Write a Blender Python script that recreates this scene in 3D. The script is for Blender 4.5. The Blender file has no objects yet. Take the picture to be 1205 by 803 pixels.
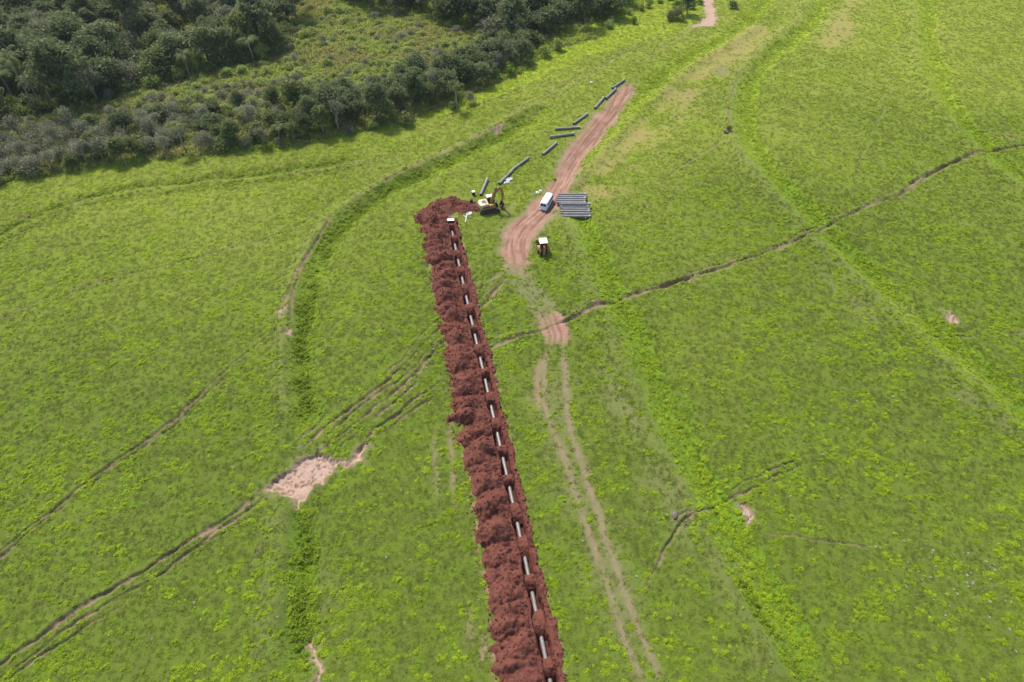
import bpy, bmesh, math, random
import numpy as np
from mathutils import Vector, Matrix

R = math.radians
rng = np.random.default_rng(7)
random.seed(7)
SC = bpy.context.scene
COL = SC.collection

# ------------------------------------------------------------------ camera, sky, sun
CAM_H, PITCH, FPX = 86.0, R(46.7), 803.0          # height above the pasture, tilt below level, focal length for a 1205 px wide picture
cam_d = bpy.data.cameras.new('camera'); cam = bpy.data.objects.new('camera', cam_d); COL.objects.link(cam)
cam.location = (0, 0, CAM_H); cam.rotation_euler = (R(90) - PITCH, 0, 0)
cam_d.sensor_width = 36; cam_d.lens = 36 * FPX / 1205.0; cam_d.clip_start = 1; cam_d.clip_end = 9000
SC.camera = cam

SUN_AZ, SUN_EL = R(-32), R(53)
world = bpy.data.worlds.new('World'); SC.world = world; world.use_nodes = True
wn = world.node_tree
sky = wn.nodes.new('ShaderNodeTexSky'); sky.sky_type = 'NISHITA'; sky.sun_disc = False
sky.sun_elevation = SUN_EL; sky.sun_rotation = SUN_AZ; sky.dust_density = 2.0; sky.air_density = 1.0
bgn = wn.nodes['Background']; bgn.inputs[1].default_value = 0.15
wn.links.new(sky.outputs[0], bgn.inputs[0])
sl = bpy.data.lights.new('sun', 'SUN'); sl.energy = 3.5; sl.angle = R(5); sl.color = (1.0, 0.95, 0.87)
so = bpy.data.objects.new('sun', sl); COL.objects.link(so)
sdir = Vector((math.sin(SUN_AZ) * math.cos(SUN_EL), math.cos(SUN_AZ) * math.cos(SUN_EL), math.sin(SUN_EL)))
so.rotation_euler = (-sdir).to_track_quat('-Z', 'Y').to_euler(); so.location = (0, 0, 200)
vs = SC.view_settings; vs.view_transform = 'Standard'; vs.look = 'None'; vs.gamma = 1; vs.use_curve_mapping = False
vs.exposure = 0.56

# ------------------------------------------------------------------ ground geometry helpers
sP, cP = math.sin(PITCH), math.cos(PITCH)
def G(u, v, z=0.0):
    """point of the level z seen at a picture position of the survey photo"""
    t = (401.5 - v) / FPX
    d = (CAM_H - z) / (sP - t * cP)
    return np.array([(u - 602.5) * d / FPX, d * (cP + t * sP)])
def depth_at(y): return np.maximum(y * cP + CAM_H * sP, 40.0)
def pxm(v): return FPX / (CAM_H / (sP - (401.5 - v) / FPX * cP))

def h2(ix, iy, seed):
    n = (ix.astype(np.int64) * 374761393 + iy.astype(np.int64) * 668265263 + seed * 974634777) & 0xFFFFFFFF
    n = ((n ^ (n >> 13)) * 1274126177) & 0xFFFFFFFF
    n = ((n ^ (n >> 16)) * 2246822519) & 0xFFFFFFFF
    return ((n ^ (n >> 15)) & 0xFFFFFF) / float(0xFFFFFF)
def noise(x, y, seed=0):
    x = np.asarray(x, float); y = np.asarray(y, float)
    ix = np.floor(x); iy = np.floor(y); fx = x - ix; fy = y - iy
    fx = fx * fx * (3 - 2 * fx); fy = fy * fy * (3 - 2 * fy)
    ix = ix.astype(np.int64); iy = iy.astype(np.int64)
    a = h2(ix, iy, seed); b = h2(ix + 1, iy, seed); c = h2(ix, iy + 1, seed); d = h2(ix + 1, iy + 1, seed)
    return (a + (b - a) * fx) * (1 - fy) + (c + (d - c) * fx) * fy
def fbm(x, y, seed=0, o=3):
    s = 0; a = 1; t = 0
    for i in range(o):
        s = s + a * noise(x * 2 ** i, y * 2 ** i, seed + i * 17); t += a; a *= .5
    return s / t
def sst(a, b, x):
    t = np.clip((x - a) / (b - a), 0, 1); return t * t * (3 - 2 * t)

def spline(px, step=2.5):
    P = [G(*p) for p in px]
    P = [2 * P[0] - P[1]] + P + [2 * P[-1] - P[-2]]
    out = []
    for i in range(1, len(P) - 2):
        p0, p1, p2, p3 = P[i - 1:i + 3]
        n = max(1, int(np.linalg.norm(p2 - p1) / step))
        for k in range(n):
            t = k / n
            out.append(.5 * (2 * p1 + (p2 - p0) * t + (2 * p0 - 5 * p1 + 4 * p2 - p3) * t * t + (3 * p1 - p0 - 3 * p2 + p3) * t ** 3))
    out.append(P[-2])
    return np.array(out)
def near(x, y, pl, margin):
    """indices within margin of the polyline, signed distance (right of travel positive) and arc length"""
    D = np.full(x.shape, 1e9); S = np.zeros(x.shape); A = np.full(x.shape, 1e9)
    acc = 0.0
    for a, b in zip(pl[:-1], pl[1:]):
        L = np.linalg.norm(b - a) + 1e-9
        lo = np.minimum(a, b) - margin; hi = np.maximum(a, b) + margin
        m = np.nonzero((x > lo[0]) & (x < hi[0]) & (y > lo[1]) & (y < hi[1]))[0]
        if len(m):
            e = (b - a) / L; rx = x[m] - a[0]; ry = y[m] - a[1]
            t = np.clip(rx * e[0] + ry * e[1], 0, L)
            dx = rx - t * e[0]; dy = ry - t * e[1]; d = np.hypot(dx, dy)
            w = d < A[m]; mm = m[w]
            A[mm] = d[w]; D[mm] = (d * np.sign(rx * e[1] - ry * e[0]))[w]; S[mm] = acc + t[w]
        acc += L
    i = np.nonzero(A < margin)[0]
    return i, D[i], S[i], acc
def inpoly(x, y, px, ground=False):
    P = np.array(px) if ground else np.array([G(*p) for p in px])
    c = np.zeros(x.shape, bool); j = len(P) - 1
    for i in range(len(P)):
        xi, yi = P[i]; xj, yj = P[j]
        c ^= ((yi > y) != (yj > y)) & (x < (xj - xi) * (y - yi) / (yj - yi + 1e-12) + xi); j = i
    return c

# ------------------------------------------------------------------ materials
MATS = {}
def newmat(name):
    m = bpy.data.materials.new(name); m.use_nodes = True; MATS[name] = m
    nt = m.node_tree; b = nt.nodes['Principled BSDF']; b.inputs['Specular IOR Level'].default_value = .25
    return m, nt, b
def nd(nt, t, **kw):
    n = nt.nodes.new(t)
    for k, v in kw.items(): setattr(n, k, v)
    return n
def mixc(nt, fac, a, b, mode='MIX'):
    n = nd(nt, 'ShaderNodeMix', data_type='RGBA', blend_type=mode)
    for sock, val in ((n.inputs[0], fac), (n.inputs[6], a), (n.inputs[7], b)):
        if hasattr(val, 'links') or isinstance(val, bpy.types.NodeSocket): nt.links.new(val, sock)
        elif isinstance(val, (int, float)): sock.default_value = val
        else: sock.default_value = (*val, 1)
    return n.outputs[2]
def ntex(nt, scale, detail=3, rough=.55, coord='Object', stretch=None):
    tc = nd(nt, 'ShaderNodeTexCoord'); n = nd(nt, 'ShaderNodeTexNoise')
    n.inputs['Scale'].default_value = scale; n.inputs['Detail'].default_value = detail; n.inputs['Roughness'].default_value = rough
    if stretch:
        mp = nd(nt, 'ShaderNodeMapping'); mp.inputs['Scale'].default_value = stretch
        nt.links.new(tc.outputs[coord], mp.inputs[0]); nt.links.new(mp.outputs[0], n.inputs[0])
    else: nt.links.new(tc.outputs[coord], n.inputs[0])
    return n.outputs['Fac']
def ramp(nt, fac, lo, hi):
    n = nd(nt, 'ShaderNodeMapRange'); n.inputs[1].default_value = lo; n.inputs[2].default_value = hi
    nt.links.new(fac, n.inputs[0]); return n.outputs[0]
def math_(nt, op, a, b):
    n = nd(nt, 'ShaderNodeMath', operation=op)
    for i, v in enumerate((a, b)):
        if isinstance(v, bpy.types.NodeSocket): nt.links.new(v, n.inputs[i])
        else: n.inputs[i].default_value = v
    return n.outputs[0]
def bump(nt, bsdf, h, strength, dist):
    n = nd(nt, 'ShaderNodeBump'); n.inputs['Strength'].default_value = strength; n.inputs['Distance'].default_value = dist
    nt.links.new(h, n.inputs['Height']); nt.links.new(n.outputs[0], bsdf.inputs['Normal'])

def paint(name, col, rough=.45, metal=0, dirt=.25, dirtcol=(.16, .07, .045), spec=.4):
    m, nt, b = newmat(name)
    f = ramp(nt, ntex(nt, 2.2, 5, .65), .48, .75)
    c = mixc(nt, math_(nt, 'MULTIPLY', f, dirt * 2), col, dirtcol)
    nt.links.new(c, b.inputs['Base Color'])
    nt.links.new(ramp(nt, ntex(nt, 5, 3), -.6 + 1 - 1, 1.6), b.inputs['Roughness']) if False else None
    b.inputs['Roughness'].default_value = rough; b.inputs['Metallic'].default_value = metal
    b.inputs['Specular IOR Level'].default_value = spec
    return m

# pasture and bare ground share one shader steered by ground masks and a painted backlight mask
m, nt, b = newmat('ground')
a1 = nd(nt, 'ShaderNodeAttribute', attribute_name='m1'); a2 = nd(nt, 'ShaderNodeAttribute', attribute_name='m2')
s1 = nd(nt, 'ShaderNodeSeparateColor'); s2 = nd(nt, 'ShaderNodeSeparateColor')
nt.links.new(a1.outputs['Color'], s1.inputs[0]); nt.links.new(a2.outputs['Color'], s2.inputs[0])
DIRT, WORN, LUSH = s1.outputs[0], s1.outputs[1], s1.outputs[2]
DRY, MARSH, WET = s2.outputs[0], s2.outputs[1], s2.outputs[2]
a3 = nd(nt, 'ShaderNodeAttribute', attribute_name='m3'); s3 = nd(nt, 'ShaderNodeSeparateColor'); nt.links.new(a3.outputs['Color'], s3.inputs[0])
PATH, PALE, YELL_BACKLIT = s3.outputs[0], s3.outputs[1], s3.outputs[2]
n_big = ntex(nt, .035, 3); n_mid = ntex(nt, .35, 4, .6); n_fine = ntex(nt, 2.6, 4, .7); n_grain = ntex(nt, 9, 2, .6)
g = mixc(nt, ramp(nt, n_big, .35, .65), (.096, .126, .022), (.114, .144, .025))
g = mixc(nt, ramp(nt, n_mid, .38, .66), g, (.114, .168, .016))
g = mixc(nt, YELL_BACKLIT, g, (.240, .266, .045))  # backlit brightness of the far grass put into its colour
g = mixc(nt, math_(nt, 'MULTIPLY', ramp(nt, n_fine, .45, .7), .26), g, (.066, .098, .012))
g = mixc(nt, math_(nt, 'MULTIPLY', ramp(nt, n_grain, .5, .75), .45), g, (.150, .168, .050))
g = mixc(nt, math_(nt, 'MULTIPLY', WET, .75), g, (.042, .085, .010))
g = mixc(nt, math_(nt, 'MULTIPLY', LUSH, .8), g, mixc(nt, YELL_BACKLIT, (.118, .212, .012), (.265, .355, .020)))
dryc = mixc(nt, ramp(nt, n_fine, .35, .65), (.27, .20, .085), (.37, .22, .14))
g = mixc(nt, math_(nt, 'MULTIPLY', math_(nt, 'MULTIPLY', DRY, .95), ramp(nt, ntex(nt, 1.1, 4, .7), .35, .65)), g, dryc)
g = mixc(nt, MARSH, g, mixc(nt, ramp(nt, n_mid, .4, .6), (.24, .25, .06), (.32, .34, .085)))
wornc = mixc(nt, ramp(nt, n_fine, .35, .7), (.215, .175, .105), (.145, .160, .060))
g = mixc(nt, WORN, g, wornc)
g = mixc(nt, PATH, g, mixc(nt, ramp(nt, n_fine, .35, .65), (.135, .098, .064), (.24, .175, .120)))
dc = mixc(nt, ramp(nt, n_mid, .3, .7), (.27, .135, .098), (.40, .245, .195))
dc = mixc(nt, math_(nt, 'MULTIPLY', ramp(nt, n_fine, .5, .75), .5), dc, (.21, .10, .070))
dc = mixc(nt, math_(nt, 'MULTIPLY', PALE, ramp(nt, n_fine, .2, .6)), dc, (.43, .30, .235))
dc = mixc(nt, math_(nt, 'MULTIPLY', a3.outputs['Alpha'], .75), dc, (.17, .080, .056))
g = mixc(nt, DIRT, g, dc)
nt.links.new(g, b.inputs['Base Color']); b.inputs['Roughness'].default_value = .9; b.inputs['Specular IOR Level'].default_value = .03; b.inputs['Sheen Weight'].default_value = .35; b.inputs['Sheen Roughness'].default_value = .4; b.inputs['Sheen Tint'].default_value = (.72, .85, .12, 1)
hgt = math_(nt, 'ADD', n_fine, math_(nt, 'MULTIPLY', n_grain, .5))
bump(nt, b, hgt, .9, .14)
GROUND = m

def soil(name, c1, c2, c3):
    m, nt, b = newmat(name)
    nm = ntex(nt, .8, 5, .65); nf = ntex(nt, 4.5, 4, .7)
    c = mixc(nt, ramp(nt, nm, .35, .65), c1, c2)
    c = mixc(nt, math_(nt, 'MULTIPLY', ramp(nt, nf, .48, .75), .6), c, c3)
    nt.links.new(c, b.inputs['Base Color']); b.inputs['Roughness'].default_value = .9; b.inputs['Specular IOR Level'].default_value = .15
    bump(nt, b, math_(nt, 'ADD', nf, nm), .9, .12)
    return m
REDSOIL = soil('red_soil', (.108, .036, .024), (.152, .052, .035), (.230, .102, .074))
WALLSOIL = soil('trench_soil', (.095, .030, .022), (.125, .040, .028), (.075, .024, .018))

def leafmat(name, c1, c2, c3, trans=.38, inst=False, rough=.6):
    m, nt, b = newmat(name)
    if inst:
        at = nd(nt, 'ShaderNodeAttribute', attribute_name='tint', attribute_type='INSTANCER'); f = at.outputs['Fac']
    else:
        oi = nd(nt, 'ShaderNodeObjectInfo'); f = oi.outputs['Random']
    c = mixc(nt, f, c1, c2)
    if inst and name != 'dry_weed':
        ay = nd(nt, 'ShaderNodeAttribute', attribute_name='yel', attribute_type='INSTANCER'); c = mixc(nt, ay.outputs['Fac'], c, (.43, .475, .066) if name == 'grass_blade' else (.44, .53, .050))  # far blades get the same painted backlight
    nz = ntex(nt, 1.3 if not inst else 3.0, 3, .6)
    c = mixc(nt, math_(nt, 'MULTIPLY', ramp(nt, nz, .42, .7), .6), c, c3)
    nt.links.new(c, b.inputs['Base Color']); b.inputs['Roughness'].default_value = rough; b.inputs['Specular IOR Level'].default_value = .06 if inst else .2
    tr = nd(nt, 'ShaderNodeBsdfTranslucent'); nt.links.new(c, tr.inputs[0])
    mx = nd(nt, 'ShaderNodeMixShader'); mx.inputs[0].default_value = trans
    nt.links.new(b.outputs[0], mx.inputs[1]); nt.links.new(tr.outputs[0], mx.inputs[2])
    nt.links.new(mx.outputs[0], nt.nodes['Material Output'].inputs[0])
    return m
L_DARK = leafmat('leaf_dark', (.105, .145, .050), (.185, .220, .085), (.270, .290, .140))
L_MID = leafmat('leaf_mid', (.130, .170, .050), (.200, .235, .070), (.240, .265, .105))
L_GREY = leafmat('leaf_grey', (.205, .210, .125), (.270, .262, .175), (.175, .205, .095))
L_PALE = leafmat('leaf_pale', (.300, .370, .080), (.390, .440, .120), (.230, .300, .065))
L_PALM = leafmat('leaf_palm', (.170, .215, .070), (.220, .260, .090), (.260, .290, .120))
L_BRIGHT = leafmat('leaf_bright', (.160, .260, .026), (.220, .320, .036), (.130, .210, .030), .35)
GRASS = leafmat('grass_blade', (.138, .172, .034), (.210, .285, .024), (.208, .246, .050), .35, True, .55)
WEED = leafmat('weed_leaf', (.185, .270, .024), (.390, .520, .024), (.370, .450, .036), .45, True, .5)
REED = leafmat('reed_blade', (.38, .36, .120), (.40, .50, .075), (.48, .45, .20), .45, True, .6)
DRYW = leafmat('dry_weed', (.60, .58, .50), (.52, .50, .42), (.40, .38, .30), .2, True, .7)
def barkmat(name, c1, c2):
    m, nt, b = newmat(name)
    nt.links.new(mixc(nt, ramp(nt, ntex(nt, 4, 4, .6, stretch=(1, 1, .3)), .35, .65), c1, c2), b.inputs['Base Color'])
    b.inputs['Roughness'].default_value = .85
    return m
BARK = barkmat('bark', (.10, .08, .06), (.22, .19, .15)); BARKP = barkmat('bark_pale', (.22, .20, .17), (.38, .35, .30))
WOOD = barkmat('weathered_wood', (.22, .19, .15), (.36, .32, .26))

# ------------------------------------------------------------------ object helpers
def mesh_obj(name, V, F, mat, parent=None, smooth=False):
    me = bpy.data.meshes.new(name)
    V = np.asarray(V, np.float32)
    if isinstance(F, np.ndarray):
        me.vertices.add(len(V)); me.vertices.foreach_set('co', V.ravel())
        me.loops.add(F.size); me.loops.foreach_set('vertex_index', F.astype(np.int32).ravel())
        me.polygons.add(len(F)); me.polygons.foreach_set('loop_start', np.arange(0, F.size, F.shape[1], dtype=np.int32))
        me.update(calc_edges=True)
    else:
        me.from_pydata([tuple(v) for v in V.tolist()], [], F); me.update()
    if smooth: me.polygons.foreach_set('use_smooth', np.ones(len(me.polygons), bool))
    me.materials.append(mat)
    o = bpy.data.objects.new(name, me); COL.objects.link(o)
    if parent: o.parent = parent
    return o
def tag(o, label=None, cat=None, group=None, kind=None):
    for k, v in (('label', label), ('category', cat), ('group', group), ('kind', kind)):
        if v: o[k] = v
    return o
def empty(name, loc, rz=0):
    o = bpy.data.objects.new(name, None); COL.objects.link(o); o.location = loc; o.rotation_euler = (0, 0, rz); o.empty_display_size = .3
    return o
def copy_tree(o, parent=None):
    c = o.copy(); COL.objects.link(c); c.parent = parent
    for ch in o.children: copy_tree(ch, c)
    return c
class MB:
    def __init__(s): s.v = []; s.f = []
    def add(s, V, F):
        n = len(s.v); s.v += [tuple(p) for p in V]; s.f += [tuple(i + n for i in f) for f in F]; return s
    def box(s, c, d, rot=None, bev=0.0):
        bm = bmesh.new(); bmesh.ops.create_cube(bm, size=1); bmesh.ops.scale(bm, vec=d, verts=bm.verts)
        if bev: bmesh.ops.bevel(bm, geom=bm.edges[:], offset=bev, segments=2, affect='EDGES', profile=.6)
        M = Matrix.Translation(c)
        if rot: M = M @ Matrix.Rotation(rot[2], 4, 'Z') @ Matrix.Rotation(rot[1], 4, 'Y') @ Matrix.Rotation(rot[0], 4, 'X')
        bm.transform(M); bm.verts.index_update()
        s.add([v.co[:] for v in bm.verts], [[v.index for v in f.verts] for f in bm.faces]); bm.free(); return s
    def tube(s, pts, rad, n=8, cap=True):
        pts = [Vector(p) for p in pts]; rad = rad if hasattr(rad, '__len__') else [rad] * len(pts)
        V = []; F = []
        for i, p in enumerate(pts):
            d = (pts[min(i + 1, len(pts) - 1)] - pts[max(i - 1, 0)]).normalized()
            a = d.orthogonal().normalized() if i == 0 else (pa - d * pa.dot(d)).normalized()
            pa = a; bb = d.cross(a)
            for k in range(n):
                q = 2 * math.pi * k / n; V.append(p + (a * math.cos(q) + bb * math.sin(q)) * rad[i])
            if i:
                o = (i - 1) * n
                for k in range(n): F.append((o + k, o + (k + 1) % n, o + n + (k + 1) % n, o + n + k))
        if cap: F.append(tuple(range(n))[::-1]); F.append(tuple(range(len(V) - n, len(V))))
        return s.add(V, F)
    def lathe(s, prof, axis, origin, n=16):
        """prof: list of (along, radius) swept round the axis"""
        ax = Vector(axis).normalized(); a = ax.orthogonal().normalized(); bb = ax.cross(a); o = Vector(origin); V = []; F = []
        for i, (t, r) in enumerate(prof):
            for k in range(n):
                q = 2 * math.pi * k / n; V.append(o + ax * t + (a * math.cos(q) + bb * math.sin(q)) * max(r, 1e-4))
            if i:
                for k in range(n): F.append(((i - 1) * n + k, (i - 1) * n + (k + 1) % n, i * n + (k + 1) % n, i * n + k))
        return s.add(V, F)
    def prism(s, prof, y0, y1):
        """closed outline in x-z extruded in y"""
        n = len(prof); V = [(x, y0, z) for x, z in prof] + [(x, y1, z) for x, z in prof]
        F = [tuple(range(n)), tuple(range(2 * n - 1, n - 1, -1))] + [(i, i + n, (i + 1) % n + n, (i + 1) % n) for i in range(n)]
        return s.add(V, F)
    def build(s, name, mat, parent=None, smooth=False):
        o = mesh_obj(name, s.v, s.f, mat, parent)
        bm = bmesh.new(); bm.from_mesh(o.data); bmesh.ops.recalc_face_normals(bm, faces=bm.faces[:]); bm.to_mesh(o.data); bm.free()
        if smooth:
            o.data.polygons.foreach_set('use_smooth', np.ones(len(o.data.polygons), bool))
            o.data.set_sharp_from_angle(angle=R(40))
        return o

# ------------------------------------------------------------------ the ground sheet
vrow = np.arange(832, -75, -1.28)
trow = (401.5 - vrow) / FPX
Yin = CAM_H / (sP - trow * cP) * (cP + trow * sP)
Yrows = np.concatenate([[-2500, -1200, -500, -200, -80, -30, -5, 8, 15], Yin[Yin > 17], Yin[-1] + np.array([4, 10, 20, 40, 80, 180, 400, 900, 2000, 4500])])
scol = np.arange(-112, 1318, 1.38) - 602.5
ex = np.array([12, 30, 70, 150, 350, 900, 2500, 6000, 14000.])
Scol = np.concatenate([-ex[::-1] + scol[0], scol, scol[-1] + ex])
nR, nC = len(Yrows), len(Scol)
dep = depth_at(Yrows)
X = (Scol[None, :] * dep[:, None] / FPX).ravel(); Y = np.repeat(Yrows, nC)
Z = np.zeros(nR * nC)
M_ = {k: np.zeros(nR * nC) for k in ('dirt', 'worn', 'lush', 'dry', 'marsh', 'wet', 'track', 'patch', 'path', 'yell', 'rut')}
def up(k, i, val): M_[k][i] = np.maximum(M_[k][i], np.clip(val, 0, 1))

def broad(x, y): return .5 * (fbm(np.asarray(x) / 55., np.asarray(y) / 55., 3, 2) - .5)
Z += broad(X, Y)
inner = np.nonzero((np.abs(X) < 330) & (Y > 10) & (Y < 330))[0]
lump = fbm(X[inner] / 1.3, Y[inner] / 1.3, 11, 3) - .5
Z[inner] += .14 * lump + .10 * (fbm(X[inner] / 5, Y[inner] / 5, 21, 2) - .5)

# contour banks: (crest line, side of the ditch, ditch offset)
def terrace(px, off=2.6, crest=.38, ditch=.40, cw=1.8, dw=1.6, lush=.9, wet=.25, wornc=.25, dry=0, fade=6):
    pl = spline(px); i, d, s, L = near(X, Y, pl, abs(off) + 9)
    e = sst(0, fade, s) * sst(0, fade, L - s)
    d = d + 1.0 * (fbm(X[i] / 6, Y[i] / 6, 33, 2) - .5) * 1.6
    c = np.exp(-(d / cw) ** 2) * e; q = np.exp(-((d - off) / (1.35 * dw)) ** 2) * e
    Z[i] += 1.8 * crest * c - 1.7 * ditch * q
    br = .6 + .4 * sst(.35, .6, fbm(X[i] / 4, Y[i] / 4, 5, 2))
    up('lush', i, lush * sst(.12, .5, q) * br * 1.25); up('wet', i, wet * q ** 2 * 1.6 * (.3 + .7 * sst(.40, .55, fbm(X[i] / 3, Y[i] / 3, 6, 2))))
    up('worn', i, .7 * wornc * c * (.4 + .9 * fbm(X[i] / 1.5, Y[i] / 1.5, 8, 2)))
    if dry: up('dry', i, dry * np.exp(-((d - off + 3) / 2.5) ** 2) * e)
# left bank, upper and lower run
terrace([(640, 118), (590, 148), (540, 175), (490, 198), (435, 225), (395, 255), (365, 295), (345, 345), (333, 395), (333, 450), (338, 520)], -3.2, .45, .45, 1.7, 1.5, .6, .75, .45)
terrace([(335, 575), (325, 640), (318, 720), (318, 830)], -3.6, .4, .5, 2.0, 1.3, .8, .62, .35)
# middle bank
terrace([(655, 248), (675, 285), (700, 345), (725, 400), (748, 460), (772, 515), (800, 570), (830, 630), (868, 700), (900, 755), (930, 830)], -3.4, .40, .42, 2.4, 1.9, 1.1, .12, .45)
terrace([(660, 235), (700, 190), (735, 150), (775, 110), (830, 68), (880, 38), (910, 5), (915, -50)], -3.4, .4, .4, 2.0, 2.0, 1.0, .3, .1)
# right bank
terrace([(955, -40), (948, 10), (915, 45), (880, 75), (862, 110), (860, 150), (878, 190), (915, 232), (960, 282), (1010, 330), (1060, 378), (1120, 430), (1180, 485), (1260, 560)], -3.5, .42, .45, 2.4, 2.0, 1.1, .15, .45)
terrace([(1075, -40), (1078, 40), (1090, 95), (1115, 140), (1150, 178), (1200, 222), (1260, 270)], -3.2, .35, .38, 2.2, 2.0, 1.1, .1, .25)
# far upper-left bank
terrace([(-40, 305), (0, 283), (50, 258), (110, 236), (190, 222), (290, 212), (380, 200), (440, 186)], -1.8, .35, .45, 1.3, 1.2, .2, 1.7, .3)
terrace([(860, 640), (905, 720), (950, 790), (980, 850)], 1.0, .1, .25, 1.2, 1.0, .35, .5, .1)

# cattle paths and gullies
def gully(px, w=.35, depth=.22, dirt=.25, worn=.7, jit=.5, gap=0.0, wet=.25, seed=0, off=0.0):
    pl = spline(px); i, d, s, L = near(X, Y, pl, 5 + abs(off))
    x, y = X[i], Y[i]
    d = d - off + jit * 1.6 * (fbm(x / 2.4, y / 2.4, 40 + seed, 2) - .5) + jit * 1.5 * (noise(s / 9, s * 0, 50 + seed) - .5)
    d = d + .22 * (fbm(x / .55, y / .55, 45 + seed, 2) - .5)
    wl = .50 * w * (.35 + 1.3 * noise(s / 2.3, s * 0, 60 + seed)); wl = np.maximum(wl, .0013 * depth_at(y))
    k = np.exp(-(d / wl) ** 4)
    e = sst(0, 5, s) * sst(0, 5, L - s)
    if gap: e = e * sst(gap - .12, gap + .12, fbm(s / 7, s * 0 + seed, 70 + seed, 2))
    Z[i] -= .95 * depth * k * e * (.45 + 1.0 * noise(s / 1.8, s * 0, 80 + seed))
    Z[i] += .06 * np.exp(-((np.abs(d) - wl * 1.9) / wl) ** 2) * e
    up('path', i, 1.1 * worn * np.exp(-(d / (1.15 * wl)) ** 4) * e * (.45 + .8 * noise(x / .8, y / .8, 86 + seed))); up('worn', i, .16 * np.exp(-(d / (2.4 * wl)) ** 2) * e)
    up('dirt', i, dirt * 1.3 * k * e * sst(.45, .7, fbm(x / 1.5, y / 1.5, 90 + seed, 2)))
P1R = [(1260, 165), (1205, 172), (1165, 177), (1135, 186), (1108, 197), (1085, 212), (1060, 228), (1020, 244), (985, 258), (955, 275), (915, 293), (880, 305), (840, 318), (800, 330), (765, 342), (735, 350), (700, 360), (678, 370), (655, 382)]
gully(P1R, .75, .50, .35, .85, .5, seed=1); gully(P1R[4:], .35, .25, .2, .6, .5, .35, seed=2, off=1.1)
gully([(1290, 160), (1205, 171), (1150, 180), (1100, 202), (1050, 232)], .6, .45, .3, .9, .3, seed=9)
gully([(760, 340), (800, 328), (830, 320)], 1.0, .6, .9, .8, .4, seed=3, off=.8)
gully([(940, 280), (952, 275), (965, 268)], 1.4, .6, .8, .8, .4, seed=4)
gully([(720, 354), (700, 360), (685, 366)], 2.0, .5, .95, .8, .5, seed=5)
P1M = [(690, 364), (665, 378), (640, 388), (615, 394), (590, 404), (565, 415), (540, 428)]
gully(P1M, .5, .35, .3, .8, .5, seed=6); gully(P1M, .4, .25, .2, .7, .5, .4, seed=7, off=1.9)
gully([(640, 396), (605, 415), (575, 428)], .3, .2, .2, .6, .4, .3, seed=8, off=2.6)
P1L = [(600, 325), (578, 350), (545, 385), (520, 405), (495, 437), (470, 458), (440, 480), (410, 505), (385, 525), (360, 545)]
for k, (o_, w_, d_) in enumerate(((-1.6, .4, .3), (0, .45, .35), (1.5, .35, .25), (2.9, .5, .35), (4.4, .4, .25))):
    gully(P1L, w_, d_, .35, .75, .45, .0 if k in (1, 3) else .38, seed=10 + k, off=o_)
gully([(530, 440), (500, 460), (470, 485), (440, 505), (425, 525), (420, 545)], .6, .5, .55, .7, .5, seed=16)
gully([(535, 447), (500, 475), (465, 500), (440, 515)], .4, .3, .3, .7, .5, seed=17)
P1B = [(318, 572), (290, 592), (255, 615), (215, 642), (170, 672), (120, 703), (75, 730), (35, 760), (-10, 792), (-60, 830)]
gully(P1B, .55, .4, .3, .8, .45, seed=20); gully(P1B, .4, .3, .3, .75, .45, .25, seed=21, off=-1.3)
gully(P1B[2:], .35, .25, .4, .7, .5, .42, seed=22, off=-2.5)
gully([(330, 590), (290, 612), (240, 640), (190, 672)], .3, .15, .2, .5, .4, .35, seed=23)
gully([(322, 600), (308, 640), (285, 680)], .25, .15, .2, .5, .5, .3, seed=24)
P2 = [(335, 385), (310, 402), (270, 432), (240, 458), (200, 497), (160, 525), (110, 560), (70, 592), (35, 618), (-15, 660), (-60, 690)]
gully(P2, .45, .33, .25, .75, .4, seed=25); gully(P2[2:], .35, .22, .4, .6, .4, .4, seed=26, off=-1.2)
P3 = [(-30, 385), (10, 372), (50, 352), (110, 335), (150, 325), (190, 314), (240, 300), (300, 285), (345, 268), (385, 250)]
gully(P3, .32, .28, .1, .7, .35, .3, seed=27)
gully([(395, 252), (370, 290), (350, 325), (340, 350), (330, 378)], .4, .25, .5, .9, .3, seed=28); gully([(395, 256), (372, 296), (355, 330), (345, 395)], .3, .2, .3, .8, .3, seed=29, off=.8)
gully([(600, 143), (550, 168), (505, 190), (455, 214), (400, 245)], .3, .25, .1, .9, .25, seed=30); gully([(600, 143), (550, 168), (505, 190), (455, 214), (400, 245)], .3, .2, .1, .8, .25, seed=31, off=1.3)
gully([(0, 262), (60, 248), (120, 234), (200, 219), (300, 210), (400, 198)], .3, .2, .1, .7, .4, .3, seed=32)
P5 = [(960, 543), (925, 555), (885, 574), (845, 592), (815, 606), (797, 622), (780, 652), (760, 690), (745, 715)]
gully(P5, .35, .3, .2, .7, .35, seed=33); gully(P5[:4], .35, .3, .3, .6, .3, seed=34, off=1.1)
gully([(700, 612), (740, 620), (790, 612), (840, 592)], .3, .2, .15, .6, .5, .3, seed=35)
gully([(870, 620), (900, 628), (960, 636), (1040, 650)], .3, .2, .2, .5, .5, .45, seed=36)
gully([(858, 160), (835, 176), (805, 192), (785, 210), (772, 230), (745, 262)], .35, .25, .1, .7, .4, .25, seed=37)
gully([(1060, 392), (1100, 393), (1150, 396), (1240, 388)], .3, .25, .1, .6, .5, .25, seed=38)
gully([(1030, 450), (1045, 436), (1060, 425)], .3, .2, .3, .6, .5, .2, seed=39)
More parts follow.
